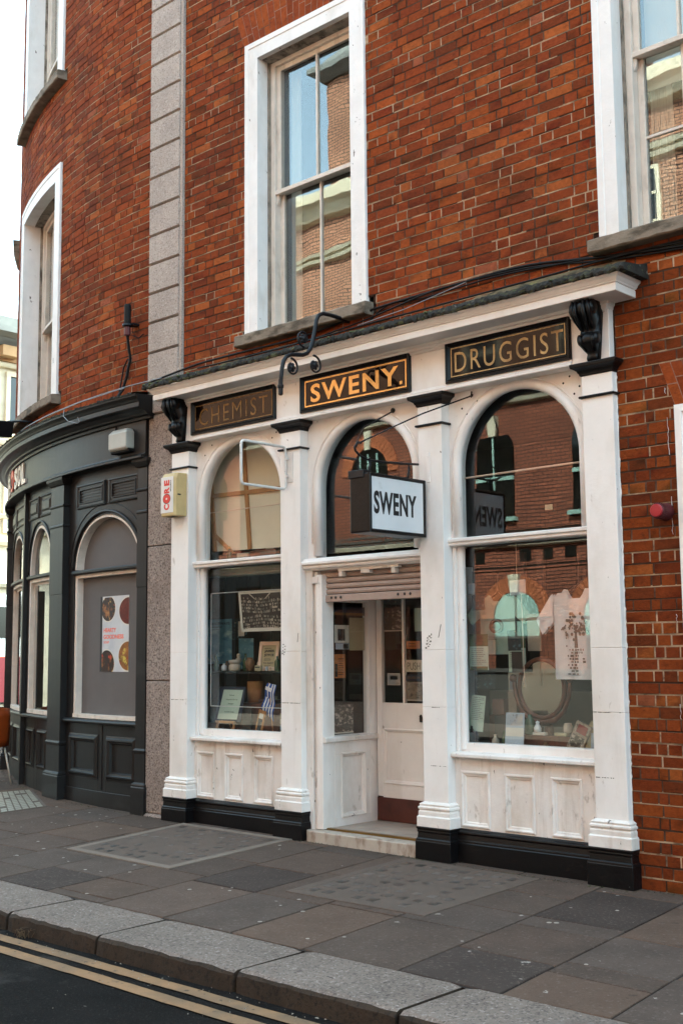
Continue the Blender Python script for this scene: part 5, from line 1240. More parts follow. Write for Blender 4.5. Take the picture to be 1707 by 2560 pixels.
# large canvas seen from behind in the arch
cv = thing('canvas_back', 'large stretched canvas seen from behind, leaning inside the left arch', 'canvas', (.8, .46, 2.55))
T = plane_at(.72, 2.56, -.34, 2, 0); Tc = lambda u, v, w: T(u*math.cos(R(3))-v*math.sin(R(-7.0)), u*math.sin(R(0))+v*math.cos(R(-7.0)), w)
Tc = lambda u, v, w: T(u - .125*v, v - .02*u, w)
m = MB(Tc); m.box(-.47, .75, .06, 1.4, -.012, -.008); m.build('cloth', 'canvas', cv)
m = MB(Tc); m.box(-.475, -.43, .06, 1.4, -.008, .014); m.box(.03, .075, .06, 1.4, -.008, .014); m.box(-.43, .75, .598, .640, -.007, .012); m.box(.70, .75, .06, 1.4, -.008, .014)
m.poly([(-.43, .24), (-.43, .185), (-.22, .03), (-.16, .03)], -.007, .013)
m.build('stretcher', 'wood', cv, bevel=.003)
# books and boxes on the shelf below it
B = [('book_dark', .30, .72, .040), ('book_red', .78, .93, .030), ('paper', .94, 1.03, .026), ('book_dark', .80, 1.10, .06)]
zz = 2.537
for k, (mt, a, b, h) in enumerate([('book_dark', .30, .74, .058), ('mahog', .76, 1.12, .066), ('pale_clay', .60, .75, .05)]):
    m = MB(); m.box(a, b, 2.537, 2.537+h, -.62+.05*k, -.36+.02*k)
    m.build('box', mt, label=['low dark box at the left end of the shelf behind the left arch', 'brown box under the books on the shelf behind the left arch', 'pale flat carton between two dark boxes behind the left arch'][k], cat='box', bevel=.004)
for k, (mt, a, b, v, h) in enumerate([('book_red', .80, .93, 2.604, .028), ('paper', .94, 1.04, 2.604, .024), ('book_red', .50, .60, 2.596, .022), ('book_dark', 1.05, 1.13, 2.604, .085)]):
    m = MB(); m.box(a, b, v, v+h, -.56, -.38)
    m.build('book', mt, label=['red book lying on the brown box behind the left arch', 'white book lying beside the red one behind the left arch', 'small red book lying on the dark box behind the left arch', 'dark upright book at the right end behind the left arch'][k], cat='book', bevel=.003)
m = MB(); m.lathe((.515, 2.537, -.30), [(.026, 0), (.028, .01), (.028, .055), (.012, .075), (.010, .095), (.013, .10), (.005, .102)], 14); bo = m.build('bottle', 'green_glass', label='small bottle with a gold stopper on the transom shelf of the left arch', cat='bottle')
m = MB(); m.lathe((.515, 2.637, -.30), [(.012, 0), (.013, .012), (.006, .022), (.001, .024)], 10); m.build('stopper', 'gold', bo)
# strip lamp
sl2 = thing('strip_light', 'unlit double fluorescent strip light hanging inside the left window', 'strip light', (.45, .7, 2.40))
m = MB(); m.box(-.02, 1.25, 2.40, 2.455, -.48, -.40); m.build('body', 'tubelight', sl2, bevel=.006)
for w in (-.38, -.50): m = MB(); m.tube([(.14, 2.395, w), (1.3, 2.395, w)], .015, 10); m.build('tube', 'tubelight', sl2, smooth=True)
# hanging and standing pictures
sheet('poster', 'tall blue seaside poster with dark heading standing deep in the left window', 'poster', -.06, .315, 1.53, 1.97, -.52, 'blue_art', turn=-2, text=[('DOORWAYS', .12, .92, .87, .93, .02)], ink=[(.12, .8, .80, .85, 1), (.12, .5, .75, .78, 1)], tmat='navy')
sheet('poster', 'dark green panel with a small white notice beside the blue seaside poster', 'poster', .20, .44, 1.76, 1.975, -.60, 'dark_art', parts=[('notice', 'paper', .48, .85, .18, .86)])
bw = sheet('photograph', 'big black and white photograph of a book lined room in a white border', 'photograph', .715, 1.30, 1.832, 2.205, -.275, 'paper', lean=-6, parts=[('print', 'book_dark', .05, .97, .09, .95)])
Tb = plane_at(1.0075, 1.832, -.275, -6, 0)
sp = [MB(Tb), MB(Tb)]
for rr in range(9):
    y = .042+.031*rr; x = -.255
    while x < .27:
        ww = random.uniform(.004, .011); h = .028*random.uniform(.45, .95); edge = abs(x)/.27
        tilt = .035*edge*(1 if rr > 3 else -1)*.6
        if random.random() < (.8 if rr < 8 else .25):
            sp[random.random() < .6].add([(x, y+tilt, .0018), (x+ww, y+tilt, .0018), (x+ww+random.uniform(-.002, .002), y+h+tilt, .0018), (x, y+h+tilt, .0018)], [(0, 1, 2, 3)])
        x += ww+.0015+(random.uniform(0, .02) if random.random() < .15 else 0)
for k in (-1, 1): sp[0].add([(k*.06, .30, .002), (k*.072, .30, .002), (k*.15, .352, .002), (k*.13, .352, .002)], [(0, 1, 2, 3)])
sp[0].build('printing', 'pale_clay', bw); sp[1].build('printing', 'ink_grey', bw)
sheet('poster', 'small blue green print behind the jars on the left window shelf', 'poster', .34, .55, 1.475, 1.775, -.585, 'blue_art')
jf = thing('framed_bill', 'white framed playbill in heavy dark type on the glass shelf', 'picture', (.94, .40, 1.463))
T = plane_at(.945, 1.464, -.40, 8, 4)
m = MB(T); m.frame(-.125, .125, 0, .275, .036, 0, .012); m.build('frame', 'gilt', jf, bevel=.003)
m = MB(T); m.box(-.095, .095, .03, .245, -.002, .003); pg = m.build('sheet', 'paper_aged', jf)
m = MB(T); m.text('JAMES', -.062, .062, .168, .198, .003, .0036, .05); m.text('JOYCE', -.062, .062, .130, .160, .003, .0036, .05); m.text('T.S. ELIOT', -.065, .065, .062, .080, .003, .0036, .03); lines(m, -.06, .06, .09, .122, 3, .003); lines(m, -.06, .06, .204, .218, 1, .003); lines(m, -.05, .04, .036, .055, 1, .003); m.build('printing', 'ink', pg)
# pots and bottles on the glass shelf
def turned(name, mat, label, cat, u, v, w, prof, n=16, group=None):
    m = MB(); m.lathe((u, v, w), prof, n); return m.build(name, mat, label=label, cat=cat, group=group, smooth=True)
turned('vase', 'brown_clay', 'round shouldered brown clay jar on the glass shelf', 'jar', .635, 1.464, -.46, [(.024, 0), (.036, .02), (.046, .065), (.044, .09), (.030, .108), (.027, .118), (.032, .124), (.02, .125)])
turned('bottle', 'green_glass', 'slim green bottle left of the brown clay jar', 'bottle', .562, 1.464, -.47, [(.024, 0), (.026, .01), (.026, .10), (.012, .128), (.010, .155), (.013, .162), (.004, .164)])
turned('bottle', 'green_glass', 'green bottle at the right end of the glass shelf beside the framed playbill', 'bottle', 1.092, 1.464, -.38, [(.024, 0), (.026, .01), (.026, .085), (.011, .11), (.010, .135), (.004, .137)])
jar = turned('jar', 'pale_clay', 'wide pale jar with a white label at the left of the glass shelf', 'jar', .505, 1.464, -.38, [(.05, 0), (.056, .01), (.056, .05), (.045, .06), (.045, .07), (.058, .075), (.058, .10), (.02, .106)])
turned('figurine', 'pale_clay', 'small pale pottery figure behind the wide jar', 'figurine', .43, 1.54, -.50, [(.018, 0), (.030, .015), (.026, .04), (.012, .052), (.020, .066), (.016, .084), (.003, .09)])
m = MB(); m.box(.845, .93, 1.464, 1.515, -.345, -.325); ca = m.build('card_box', 'paper_aged', label='small cream box with a dark stripe before the framed playbill', cat='box', bevel=.002)
m = MB(); m.box(.853, .915, 1.492, 1.503, -.325, -.3242); m.build('stripe', 'ink', ca)
for k, (u, mt, lb_) in enumerate([(.955, 'pale_clay', 'tiny pale ornament under the framed playbill'), (1.0, 'leaflet', 'tiny bluish ornament right of the pale one under the framed playbill'), (1.04, 'gilt', 'tiny white cup at the foot of the framed playbill')]):
    turned('ornament', mt, lb_, 'ornament', u, 1.464, -.335, [(.014, 0), (.010, .012), (.016, .026), (.010, .04), (.002, .042)], 10)
for k, (u, w, mt, h, lb_) in enumerate([(.17, -.44, 'green_glass', .15, 'tall dark green bottle at the left end of the glass shelf'), (.26, -.50, 'brown_clay', .09, 'small brown pot at the left end of the glass shelf'), (.73, -.50, 'pale_clay', .12, 'pale slender bottle right of the brown clay jar'), (.33, -.40, 'flag_white', .07, 'small white pot at the left of the wide jar')]):
    turned('bottle', mt, lb_, 'bottle', u, 1.464, w, [(.022, 0), (.027, .01), (.027, h*.6), (.012, h*.8), (.011, h*.96), (.015, h), (.004, h+.002)], 12)
m = MB(); m.box(.05, .32, .881, .96, -.62, -.42); m.build('box', 'mahog', label='low brown box in the left back corner of the left window', cat='box', bevel=.004)
sheet('picture', 'gilt framed dark picture hanging in the shadow at the left of the left window', 'picture', .42, .60, 1.98, 2.22, -.70, 'dark_art', mount=.02, mmat='gold_dull')
sheet('picture', 'narrow pale strip hanging at the back of the left window', 'picture', .29, .37, 2.02, 2.24, -.72, 'paper_aged')
# notice on a little easel
nt_ = thing('notice_card', 'pale green notice in a dark mount on a small wooden easel in the left window', 'notice', (.49, .29, .88))
T = plane_at(.50, .985, -.30, 12, 3)
m = MB(T); m.box(-.185, .165, 0, .335, -.008, -.001); m.build('mount', 'navy', nt_, bevel=.002)
m = MB(T); m.add([(-.150, .022, 0), (.115, .022, 0), (.142, .305, 0), (-.118, .305, 0)], [(0, 1, 2, 3)]); pg = m.build('sheet', 'paper_green', nt_)
m = MB(T); m.text('Sweny', -.03, .035, .245, .258, 0, .0012); m.text('Leopold Bloom', -.065, .085, .202, .216, 0, .0012); m.text('bought', -.03, .04, .162, .176, 0, .0012); m.text('Lemon Soap', -.065, .06, .085, .099, 0, .0012); m.build('printing', 'ink', pg)
m = MB(T); m.box(-.15, .10, -.018, .004, -.012, .022)
for u in (-.135, .085): m.box(u-.010, u+.010, -.105, .0, -.010, .006)
m.tube([(-.02, .02, -.015), (-.02, -.10, -.12)], .007, 6); m.build('easel', 'wood', nt_, bevel=.002)
turned('tube', 'wood', 'tall cardboard tube standing on the wooden box in the left window', 'tube', .615, 1.16, -.55, [(.078, 0), (.078, .20), (.060, .20), (.060, .19)], 22)
m = MB(); m.box(.42, 1.30, .881, 1.158, -.80, -.44); m.build('wooden_box', 'mahog', label='dark wooden box carrying the cardboard tube in the left window', cat='box', bevel=.004)
turned('plate', 'mahog', 'flat dark dish on the wooden box in the left window', 'dish', .86, 1.159, -.52, [(.06, 0), (.11, .012), (.12, .03), (.11, .032), (.05, .016)], 22)
m = MB(); m.box(.82, .93, 1.192, 1.225, -.54, -.50); m.build('card', 'paper_aged', label='small cream card resting on the dark dish', cat='card')
# flag on its stick
fg = thing('flag', 'small blue and white striped flag with a white cross on a stick', 'flag', (1.10, .30, .88))
T = plane_at(1.06, 1.06, -.30, 0, 12)
def wav(u, v): return .012*math.sin(v*34+u*20)
m = MB(T); n = 9; q = []
def FP(a, b):      # a across the stripes, b along the fall of the cloth
    u = -.078+.062*b*1.0+.13*a*(1-.25*b)+.0; v = .06+.235*b-.10*a*(1-b)-.02*a
    return (u, v, wav(u, v))
mats = ['blue', 'flag_white']
for k in range(9):
    m.m = k % 2
    for j in range(8):
        if k < 5 and j >= 4: continue
        a0, a1, b0, b1 = k/9, (k+1)/9, j/8, (j+1)/8; m.add([FP(a0, b0), FP(a1, b0), FP(a1, b1), FP(a0, b1)], [(0, 1, 2, 3)])
for k in range(5):
    for j in range(4, 8):
        m.m = 1 if (k == 2 or j == 6) else 0; a0, a1, b0, b1 = k/9, (k+1)/9, j/8, (j+1)/8; m.add([FP(a0, b0), FP(a1, b0), FP(a1, b1), FP(a0, b1)], [(0, 1, 2, 3)])
m.build('cloth', ['blue', 'flag_white'], fg)
m = MB(T); m.tube([(-.002, .30, -.008), (.02, .06, -.006), (.05, -.178, 0)], .004, 6); m.build('stick', 'wood', fg)
sheet('photo_frame', 'small wooden photo frame tilted in the corner below the flag', 'photo frame', .915, 1.005, .895, 1.108, -.27, 'wood', lean=4, roll=-12, th=.012, parts=[('print', 'dark_art', .2, .8, .12, .62), ('caption', 'paper', .2, .8, .64, .86)])
sheet('book', 'dark hardback standing behind the small wooden photo frame', 'book', .655, .765, .882, 1.122, -.36, 'book_dark', lean=8, roll=4, th=.02)
m = MB(); m.box(.685, .815, .881, .905, -.34, -.25); m.build('book', 'paper_aged', label='pale book lying flat at the front of the left window', cat='book', bevel=.003)
for k in range(4):
    m = MB(); m.box(1.262, 1.40, .882+.052*k, .930+.052*k, -.40, -.25); m.build('book', ['paper', 'leaflet', 'paper', 'paper_aged'][k], label='pale book in the short stack at the right end of the left window', cat='book', group='stack of pale books in the left window', bevel=.003)
sheet('card', 'dark folded card propped behind the flag stick', 'card', 1.09, 1.24, .885, 1.06, -.38, 'dark_wood', lean=6, roll=-28)

# ================================================================== papers on the side light and the door
XS = X0-.022
def side_note(name, label, cat, y0, y1, z0, z1, mat, parts=(), ink=None, group='papers stuck inside the doorway glass', off=0):
    o = thing(name, label, cat, (XS, (y0+y1)/2, z0), group); T = TX(XS-.010-off); H, W = z1-z0, y1-y0
    m = MB(T); m.box(y0, y1, z0, z1, -.0012, 0); s = m.build('sheet', mat, o)
    for nm, mt, a, b, c, d in parts: m = MB(T); m.box(y0+W*a, y0+W*b, z0+H*c, z0+H*d, 0, .0006); m.build(nm, mt, s)
    if ink:
        m = MB(T)
        for a, b, c, d, n in ink: lines(m, y0+W*a, y0+W*b, z0+H*c, z0+H*d, n, 0)
        m.build('printing', 'ink', s)
side_note('banner', 'dark blue and yellow strip across the top of the lobby side glass', 'banner', .206, .66, 1.955, 2.03, 'navy', [('yellow_band', 'gold_dull', 0, 1, .0, .30)])
side_note('notice', 'white notice with a dark picture at the top left of the lobby side glass', 'notice', .262, .45, 1.712, 1.868, 'paper', [('picture', 'dark_art', .22, .72, .12, .78)])
side_note('card', 'pair of small pale cards below the white notice on the side glass', 'card', .275, .45, 1.655, 1.708, 'leaflet', [('picture', 'dark_art', .55, .95, .1, .9)])
side_note('paper', 'large cream sheet on the right of the lobby side glass', 'paper', .456, .655, 1.645, 1.935, 'paper_aged')
side_note('leaflet', 'orange leaflet with a dark figure in the middle of the side glass', 'leaflet', .255, .40, 1.405, 1.613, 'paper_orange', [('figure', 'book_dark', .05, .3, .05, .6)], [(.35, .95, .1, .85, 8)])
side_note('photograph', 'black and white picture at the foot of the lobby side glass', 'photograph', .225, .50, .925, 1.172, 'bw_photo', [('margin', 'paper', 0, 1, 0, .04)], off=.004)
WD = -.772
GN = 'papers stuck inside the doorway glass'
def door_note(name, label, cat, u0, u1, v0, v1, mat, **k): return sheet(name, label, cat, u0, u1, v0, v1, WD-.0055, mat, group=GN, **k)
door_note('photograph', 'dark picture with a pale hand at the top left of the door glass', 'photograph', 2.062, 2.280, 1.812, 2.095, 'dark_art', parts=[('hand', 'bw_photo', .45, .95, .06, .7), ('margin', 'paper', 0, 1, 0, .035)])
door_note('card', 'blank pale green sheet at the top right of the door glass', 'card', 2.42, 2.60, 1.806, 2.01, 'paper_green')
door_note('card', 'small orange card high on the right half of the door glass', 'card', 2.318, 2.478, 1.655, 1.722, 'paper_orange', ink=[(.2, .9, .2, .8, 2)])
door_note('notice', 'white sign with PUSH written by hand on the door glass', 'notice', 2.311, 2.506, 1.452, 1.556, 'paper', text=[('PUSH', .1, .84, .18, .8, -.012)])
door_note('photograph', 'small square blue white picture on the left half of the door glass', 'photograph', 2.098, 2.246, 1.335, 1.44, 'paper', parts=[('picture', 'sky_art', .04, .96, .04, .96), ('blot', 'dark_art', .2, .8, .45, .8)])
door_note('book_cover', 'dark blue cover with gold lettering under the handwritten sign', 'leaflet', 2.300, 2.50, 1.374, 1.428, 'navy', text=[('DUBLIN', .15, .85, .35, .7, .01)], tmat='gold_dull')
door_note('photograph', 'sepia street photograph at the lower right of the door glass', 'photograph', 2.300, 2.494, 1.205, 1.366, 'sepia', parts=[('margin', 'paper', 0, 1, 0, .04), ('edge', 'gold_dull', .95, 1, 0, .9)])
sheet('bench', 'pale cushion lying in the dark behind the door glass', 'cushion', 2.15, 2.40, 1.19, 1.24, -1.0, 'pale_clay', th=.06)

# ================================================================== things shown in the right window
def tshirt(name, label, uc, vtop, w, s, mat, graphic, turn):
    o = thing(name, label, 't-shirt', (uc, -w, vtop-.72*s), 't-shirts hung in the right window'); T = plane_at(uc, vtop-.72*s, w, 0, turn)
    O = [(-.24, 0), (-.245, .46), (-.37, .36), (-.44, .48), (-.27, .68), (-.10, .72), (-.06, .675), (0, .66), (.06, .675), (.10, .72), (.27, .68), (.44, .48), (.37, .36), (.245, .46), (.24, 0)]
    def z(u, v): return .012*math.sin(u*26)*max(0, 1-v/.6)+.03*math.cos(u*3.4)
    m = MB(T)
    # body as a grid, sleeves as side grids
    nu, nv = 20, 14
    for side in (0, 1):
        d = -.02 if side else .02; vs_ = []; fs_ = []
        for j in range(nv+1):
            v = .675*j/nv
            for i in range(nu+1):
                u = (-.245+.49*i/nu); vv = v
                if j == nv: vv = .675+.045*(1 if .09 < abs(u) < .14 else 0)-(.03 if abs(u) < .05 else 0)+(.02 if abs(u) <= .2 and abs(u) > .14 else 0)
                vs_.append((u*s, vv*s, (z(u, v)+d*(1-abs(u)/.26))*s))
        for j in range(nv):
            for i in range(nu): a = j*(nu+1)+i; fs_.append((a, a+1, a+nu+2, a+nu+1))
        m.add(vs_, fs_)
        for sg in (-1, 1):
            q = [(.245, .46), (.37, .36), (.44, .48), (.27, .68), (.245, .69)]
            m.add([(sg*a*s, b*s, (.02 if side == 0 else -.01)*s+z(a, b)*s*.4) for a, b in q], [(0, 1, 2, 3, 4)])
    b = m.build('cloth', mat, o, smooth=True)
    m = MB(T); m.tube([(-.09*s, .70*s, .0), (-.03*s, .735*s, 0), (0, .76*s, 0), (.03*s, .735*s, 0), (.09*s, .70*s, 0)], .012, 6); m.tube([(0, .76*s, 0), (0, 1.0*s, 0)], .005, 6); m.build('hanger', 'dark_wood', o)
    m = MB(T)
    if graphic:
        random.seed(5)
        for k in range(70):
            a = random.gauss(0, .075); c = .43+random.gauss(0, .045)-abs(a)*.25; r = random.uniform(.006, .017); m.disc((a*s, c*s), r*s, r*s, .052*s, .053*s, 7)
        m.poly([(-.016*s, .25*s), (.02*s, .25*s), (.010*s, .42*s), (-.006*s, .42*s)], .052*s, .053*s)
        for k in range(9):
            y = .235-.024*k; x0 = -.07+.02*math.sin(k*2.1); x = x0
            while x < .07:
                ww = random.uniform(.008, .035); h = random.uniform(.004, .010); m.box(x*s, (x+ww)*s, (y-h)*s, (y+h)*s, .052*s, .053*s); x += ww+random.uniform(.006, .022)
        m.build('print', 'ink_grey', b)
    else:
        lines(m, -.12*s, .02*s, .17*s, .23*s, 3, .052*s); m.build('print', 'ink_grey', b)
tshirt('t_shirt', 'pale mint t-shirt hanging at the left of the right window', 3.50, 2.075, -.52, .66, 'shirt_mint', False, 4)
tshirt('t_shirt', 'white t-shirt printed with a grey tree at the right of the right window', 4.36, 2.08, -.34, .93, 'shirt', True, -8)
random.seed(11)
sheet('print', 'small blue beach print hanging at the top middle of the right window', 'picture', 3.785, 3.932, 2.055, 2.170, -.28, 'sky_art', roll=1)
sheet('print', 'narrow pale print in the top left corner of the right window', 'picture', 3.372, 3.440, 2.075, 2.165, -.29, 'sky_art', roll=-2)
sheet('print', 'faded framed print under the narrow pale print', 'picture', 3.375, 3.50, 1.95, 2.07, -.34, 'dark_art')
m = MB(); m.tube([(3.852, 2.17, -.28), (3.852, 2.47, -.28)], .002, 5); m.tube([(3.89, 2.055, -.28), (3.885, 1.35, -.30)], .003, 5); m.build('cord', 'gilt', label='pale cord holding the small blue beach print', cat='cord')
sheet('notice', 'green and white text sheet with a round portrait at left of the right window', 'notice', 3.370, 3.552, 1.478, 1.760, -.30, 'paper_green', parts=[('head', 'plant', 0, 1, .66, 1), ('portrait', 'mahog', .3, .72, .70, .97), ('foot', 'plant', .04, .96, .0, .10)], ink=[(.1, .9, .14, .62, 9)], tmat='ink_grey')
sheet('notice', 'second green text sheet half hidden behind the dark figure picture', 'notice', 3.66, 3.82, 1.46, 1.745, -.42, 'paper_green', parts=[('head', 'plant', 0, 1, .66, 1)], ink=[(.1, .9, .14, .62, 9)], tmat='ink_grey')
sheet('photograph', 'dark picture of a seated figure hanging in the right window', 'photograph', 3.728, 3.848, 1.628, 1.785, -.32, 'dark_art', roll=2)
sheet('photograph', 'dark silhouette panel below the seated figure picture', 'photograph', 3.745, 3.842, 1.46, 1.62, -.34, 'book_dark')
sheet('panel', 'plain pale panel behind the hanging prints of the right window', 'panel', 3.775, 3.90, 1.624, 1.915, -.52, 'pale_clay')
sheet('photograph', 'wide dark photograph low at the left of the right window', 'photograph', 3.38, 3.57, 1.33, 1.455, -.36, 'dark_art')
T = plane_at(3.55, 1.822, -.42, 0, 20); m = MB(T); q = [(.046*math.cos(2*PI*k/22), .046*math.sin(2*PI*k/22), 0) for k in range(22)]; m.tube(q, .015, 8, closed=True); m.build('wooden_ring', 'mahog', label='round dark wooden ring hanging before the mint t-shirt', cat='ring', smooth=True)
# toilet mirror
mi = thing('toilet_mirror', 'oval swing mirror in a dark mahogany stand in the right window', 'mirror', (3.99, .47, .88))
T = plane_at(3.972, 1.338, -.40, -1, -4); n = 40
m = MB(T); m.tube([(.213*math.cos(2*PI*k/n), .222*math.sin(2*PI*k/n), 0) for k in range(n)], .019, 8, closed=True); m.build('frame', 'mahog', mi, smooth=True)
m = MB(T); m.disc((0, 0), .20, .21, -.006, .002, 40); m.build('mirror_glass', 'mirror', mi)
m = MB(T)
m.tube([(-.262, .085, 0), (-.262, .02, 0), (-.25, -.06, 0), (-.20, -.17, 0), (-.12, -.235, 0), (0, -.262, 0), (.12, -.235, 0), (.20, -.17, 0), (.25, -.06, 0), (.262, .02, 0), (.262, .085, 0)], [.015, .018, .018, .019, .021, .026, .021, .019, .018, .018, .015], 8)
m.build('cradle', 'mahog', mi, smooth=True)
for sg in (-1, 1): m = MB(T); m.lathe((sg*.268, .075, -.02), [(.012, 0), (.028, .012), (.032, .028), (.024, .045), (.008, .052)], 14, 'w'); m.build('knob', 'mahog', mi, smooth=True)
m = MB(); m.lathe((3.985, .885, -.46), [(.10, 0), (.10, .02), (.06, .04), (.035, .09), (.04, .14), (.028, .19)], 16); m.box(3.80, 4.17, .881, .90, -.54, -.38); m.build('stand', 'mahog', mi, bevel=.003)
sheet('letter', 'tall pale green handwritten letter at the lower left of the right window', 'letter', 3.388, 3.522, 1.005, 1.283, -.245, 'paper_green', roll=-4, lean=5, ink=[(.08, .92, .30, .96, 13)], tmat='ink_grey')
turned('figurine', 'ink', 'tiny black figure standing before the green letter', 'figurine', 3.43, .995, -.225, [(.016, 0), (.010, .012), (.014, .022), (.007, .034), (.010, .044), (.002, .055)], 10)
sheet('book', 'dark book standing behind the green letter', 'book', 3.53, 3.64, .885, 1.12, -.42, 'book_dark', th=.03)
m = MB(); m.box(3.42, 3.53, 1.12, 1.245, -.62, -.52); m.build('box', 'pink_clay', label='dusky pink box standing deep behind the green letter', cat='box', bevel=.004)
m = MB(); m.box(3.40, 3.56, .881, 1.118, -.64, -.50); m.build('box', 'mahog', label='brown box carrying the dusky pink one in the right window', cat='box', bevel=.004)
m = MB(); m.box(3.56, 3.64, 1.12, 1.30, -.62, -.54); m.build('box', 'pale_clay', label='tall narrow pale carton left of the mirror', cat='box', bevel=.003)
m = MB(); m.box(3.565, 3.70, .881, 1.118, -.64, -.52); m.build('box', 'book_dark', label='dark carton under the tall narrow pale one', cat='box', bevel=.003)
sheet('leaflet', 'blue and white leaflet standing at the front of the right window', 'leaflet', 3.735, 3.905, .888, 1.158, -.232, 'leaflet', lean=6, parts=[('band', 'paper', .02, .98, .34, .58), ('margin', 'sky_art', .06, .9, .64, .96)], ink=[(.15, .85, .62, .74, 2)], tmat='ink_grey')
turned('bottle', 'green_glass', 'short wide green bottle right of the blue and white leaflet', 'bottle', 3.882, .99, -.36, [(.038, 0), (.042, .01), (.042, .10), (.018, .13), (.016, .15), (.004, .152)])
m = MB(); m.box(3.80, 4.30, .881, .989, -.42, -.31); m.build('box', 'mahog', label='long low brown box under the green bottle and the mirror', cat='box', bevel=.004)
turned('statuette', 'flag_white', 'small white statuette with dark marks before the mirror', 'statuette', 3.968, 1.013, -.335, [(.026, 0), (.028, .03), (.020, .048), (.012, .062), (.016, .074), (.003, .084)], 12)
m = MB(); m.box(3.932, 4.045, .990, 1.012, -.36, -.315); m.build('soap', 'paper', label='white soap bar under the small white statuette', cat='soap', bevel=.004)
m = MB(); m.box(4.125, 4.235, .990, 1.014, -.36, -.315); m.build('soap', 'paper_aged', label='yellowish soap bar right of the mirror stand', cat='soap', bevel=.004)
turned('jar', 'pale_clay', 'small squat glass jar above the yellowish soap bar', 'jar', 4.22, 1.015, -.36, [(.03, 0), (.034, .01), (.034, .05), (.028, .06), (.028, .07), (.01, .072)])
sheet('book', 'thick book with a red title block leaning at the right of the right window', 'book', 4.285, 4.415, .900, 1.110, -.25, 'sepia', roll=-24, lean=6, th=.035, parts=[('title', 'book_red', .2, .85, .62, .92), ('picture', 'bw_photo', .06, .9, .08, .52)])
sheet('book', 'grey paperback with a blue top corner leaning on the thick red titled book', 'book', 4.37, 4.46, .895, 1.12, -.27, 'paper_aged', roll=-27, lean=6, th=.03, parts=[('corner', 'leaflet', .4, 1, .8, 1)])
sheet('card', 'small pale card standing in the right corner of the right window', 'card', 4.48, 4.53, .888, 1.03, -.24, 'leaflet', lean=5)
sheet('tag', 'small cream tag hanging in the dark of the right arch', 'tag', 4.115, 4.18, 2.692, 2.733, -.30, 'paper_aged')
for k, (u, w, mt, h, lb_) in enumerate([(3.60, -.30, 'pale_clay', .10, 'small pale bottle beside the green letter'), (3.665, -.33, 'green_glass', .13, 'slim green bottle left of the blue and white leaflet'), (4.06, -.30, 'brown_clay', .06, 'low brown pot in front of the mirror stand')]):
    turned('bottle', mt, lb_, 'bottle', u, .882, w, [(.022, 0), (.027, .01), (.027, h*.6), (.012, h*.8), (.011, h*.96), (.015, h), (.004, h+.002)], 12)
sheet('picture', 'row of small mounted prints low behind the green letter', 'picture', 3.575, 3.72, 1.32, 1.44, -.55, 'sky_art', mount=.015, mmat='paper')
sheet('photograph', 'sepia view propped behind the leaning books at the right', 'photograph', 4.30, 4.52, 1.15, 1.36, -.60, 'sepia')
# pale furniture in the room behind
m = MB(); m.box(3.9, 4.7, .04, 1.25, -2.2, -1.6); m.build('cabinet', 'pale_clay', label='pale cabinet standing back in the room behind the right window', cat='cabinet', bevel=.01)

# ================================================================== cafe window contents
wb = thing('bottle', 'dark wine bottle with an orange label in the second cafe window', 'bottle', TCY(-2.62, 1.0, -.32))
m = MB(TCY); m.box(-3.08, -2.16, .93, .985, -.55, -.20); m.build('window_board', 'bed', cf)
m = MB(TCY); m.lathe((-2.62, .988, -.34), [(.042, 0), (.044, .01), (.044, .20), (.018, .26), (.016, .33), (.006, .332)], 14); m.build('body', 'rubber', wb, smooth=True)
m = MB(TCY); m.lathe((-2.62, 1.06, -.34), [(.0455, 0), (.0455, .09)], 14); m.build('label_band', 'paper_orange', wb, smooth=True)
m = MB(TCY); m.lathe((-2.47, .988, -.33), [(.03, 0), (.05, .03), (.05, .10), (.045, .12), (.01, .122)], 14); m.build('jar', 'book_red', label='squat red jar beside the wine bottle in the cafe window', cat='jar', smooth=True)

# ================================================================== orange chair by the cafe
ch_ = thing('chair', 'orange moulded chair on pale metal legs outside the cafe', 'chair', (-3.85, .10, 0))
cx, cy = -3.86, .33
TC = lambda u, v, w: (cx+v, cy+u, w+.09)                      # v towards the back of the chair
m = MB(TC); vs_ = []; fs_ = []
prof = [(-.22, .455, .19), (-.18, .445, .21), (0, .44, .22), (.14, .445, .215), (.19, .47, .21), (.21, .55, .205), (.225, .68, .20), (.24, .82, .195), (.245, .93, .18)]
for th in (0, .012):
    for y, z, h in prof:
        for k in range(9):
            t = -1+k/4; up = z > .46
            vs_.append((t*h, y-(.045*t*t if up else 0)+(th if up else 0), z+(.02*t*t if not up else 0)+(th if not up else 0)-(.02*t*t if z > .9 else 0)))
n = len(prof)
for s_ in range(2):
    for i in range(n-1):
        for k in range(8): a = s_*n*9+i*9+k; fs_.append((a, a+1, a+10, a+9))
for i in range(n-1):
    for k in (0, 8): a = i*9+k; fs_.append((a, a+9, n*9+a+9, n*9+a))
for k in range(8):
    for i in (0, n-1): a = i*9+k; fs_.append((a, a+1, n*9+a+1, n*9+a))
m.add(vs_, fs_); m.build('seat', 'orange_plastic', ch_, smooth=True)
for sx in (-1, 1):
    for sy in (-1, 1):
        m = MB(TC); m.tube([(sx*.16, sy*.15, .445), (sx*.205, sy*.25, .0)], .0125, 8); m.build('leg', 'chrome', ch_, smooth=True)

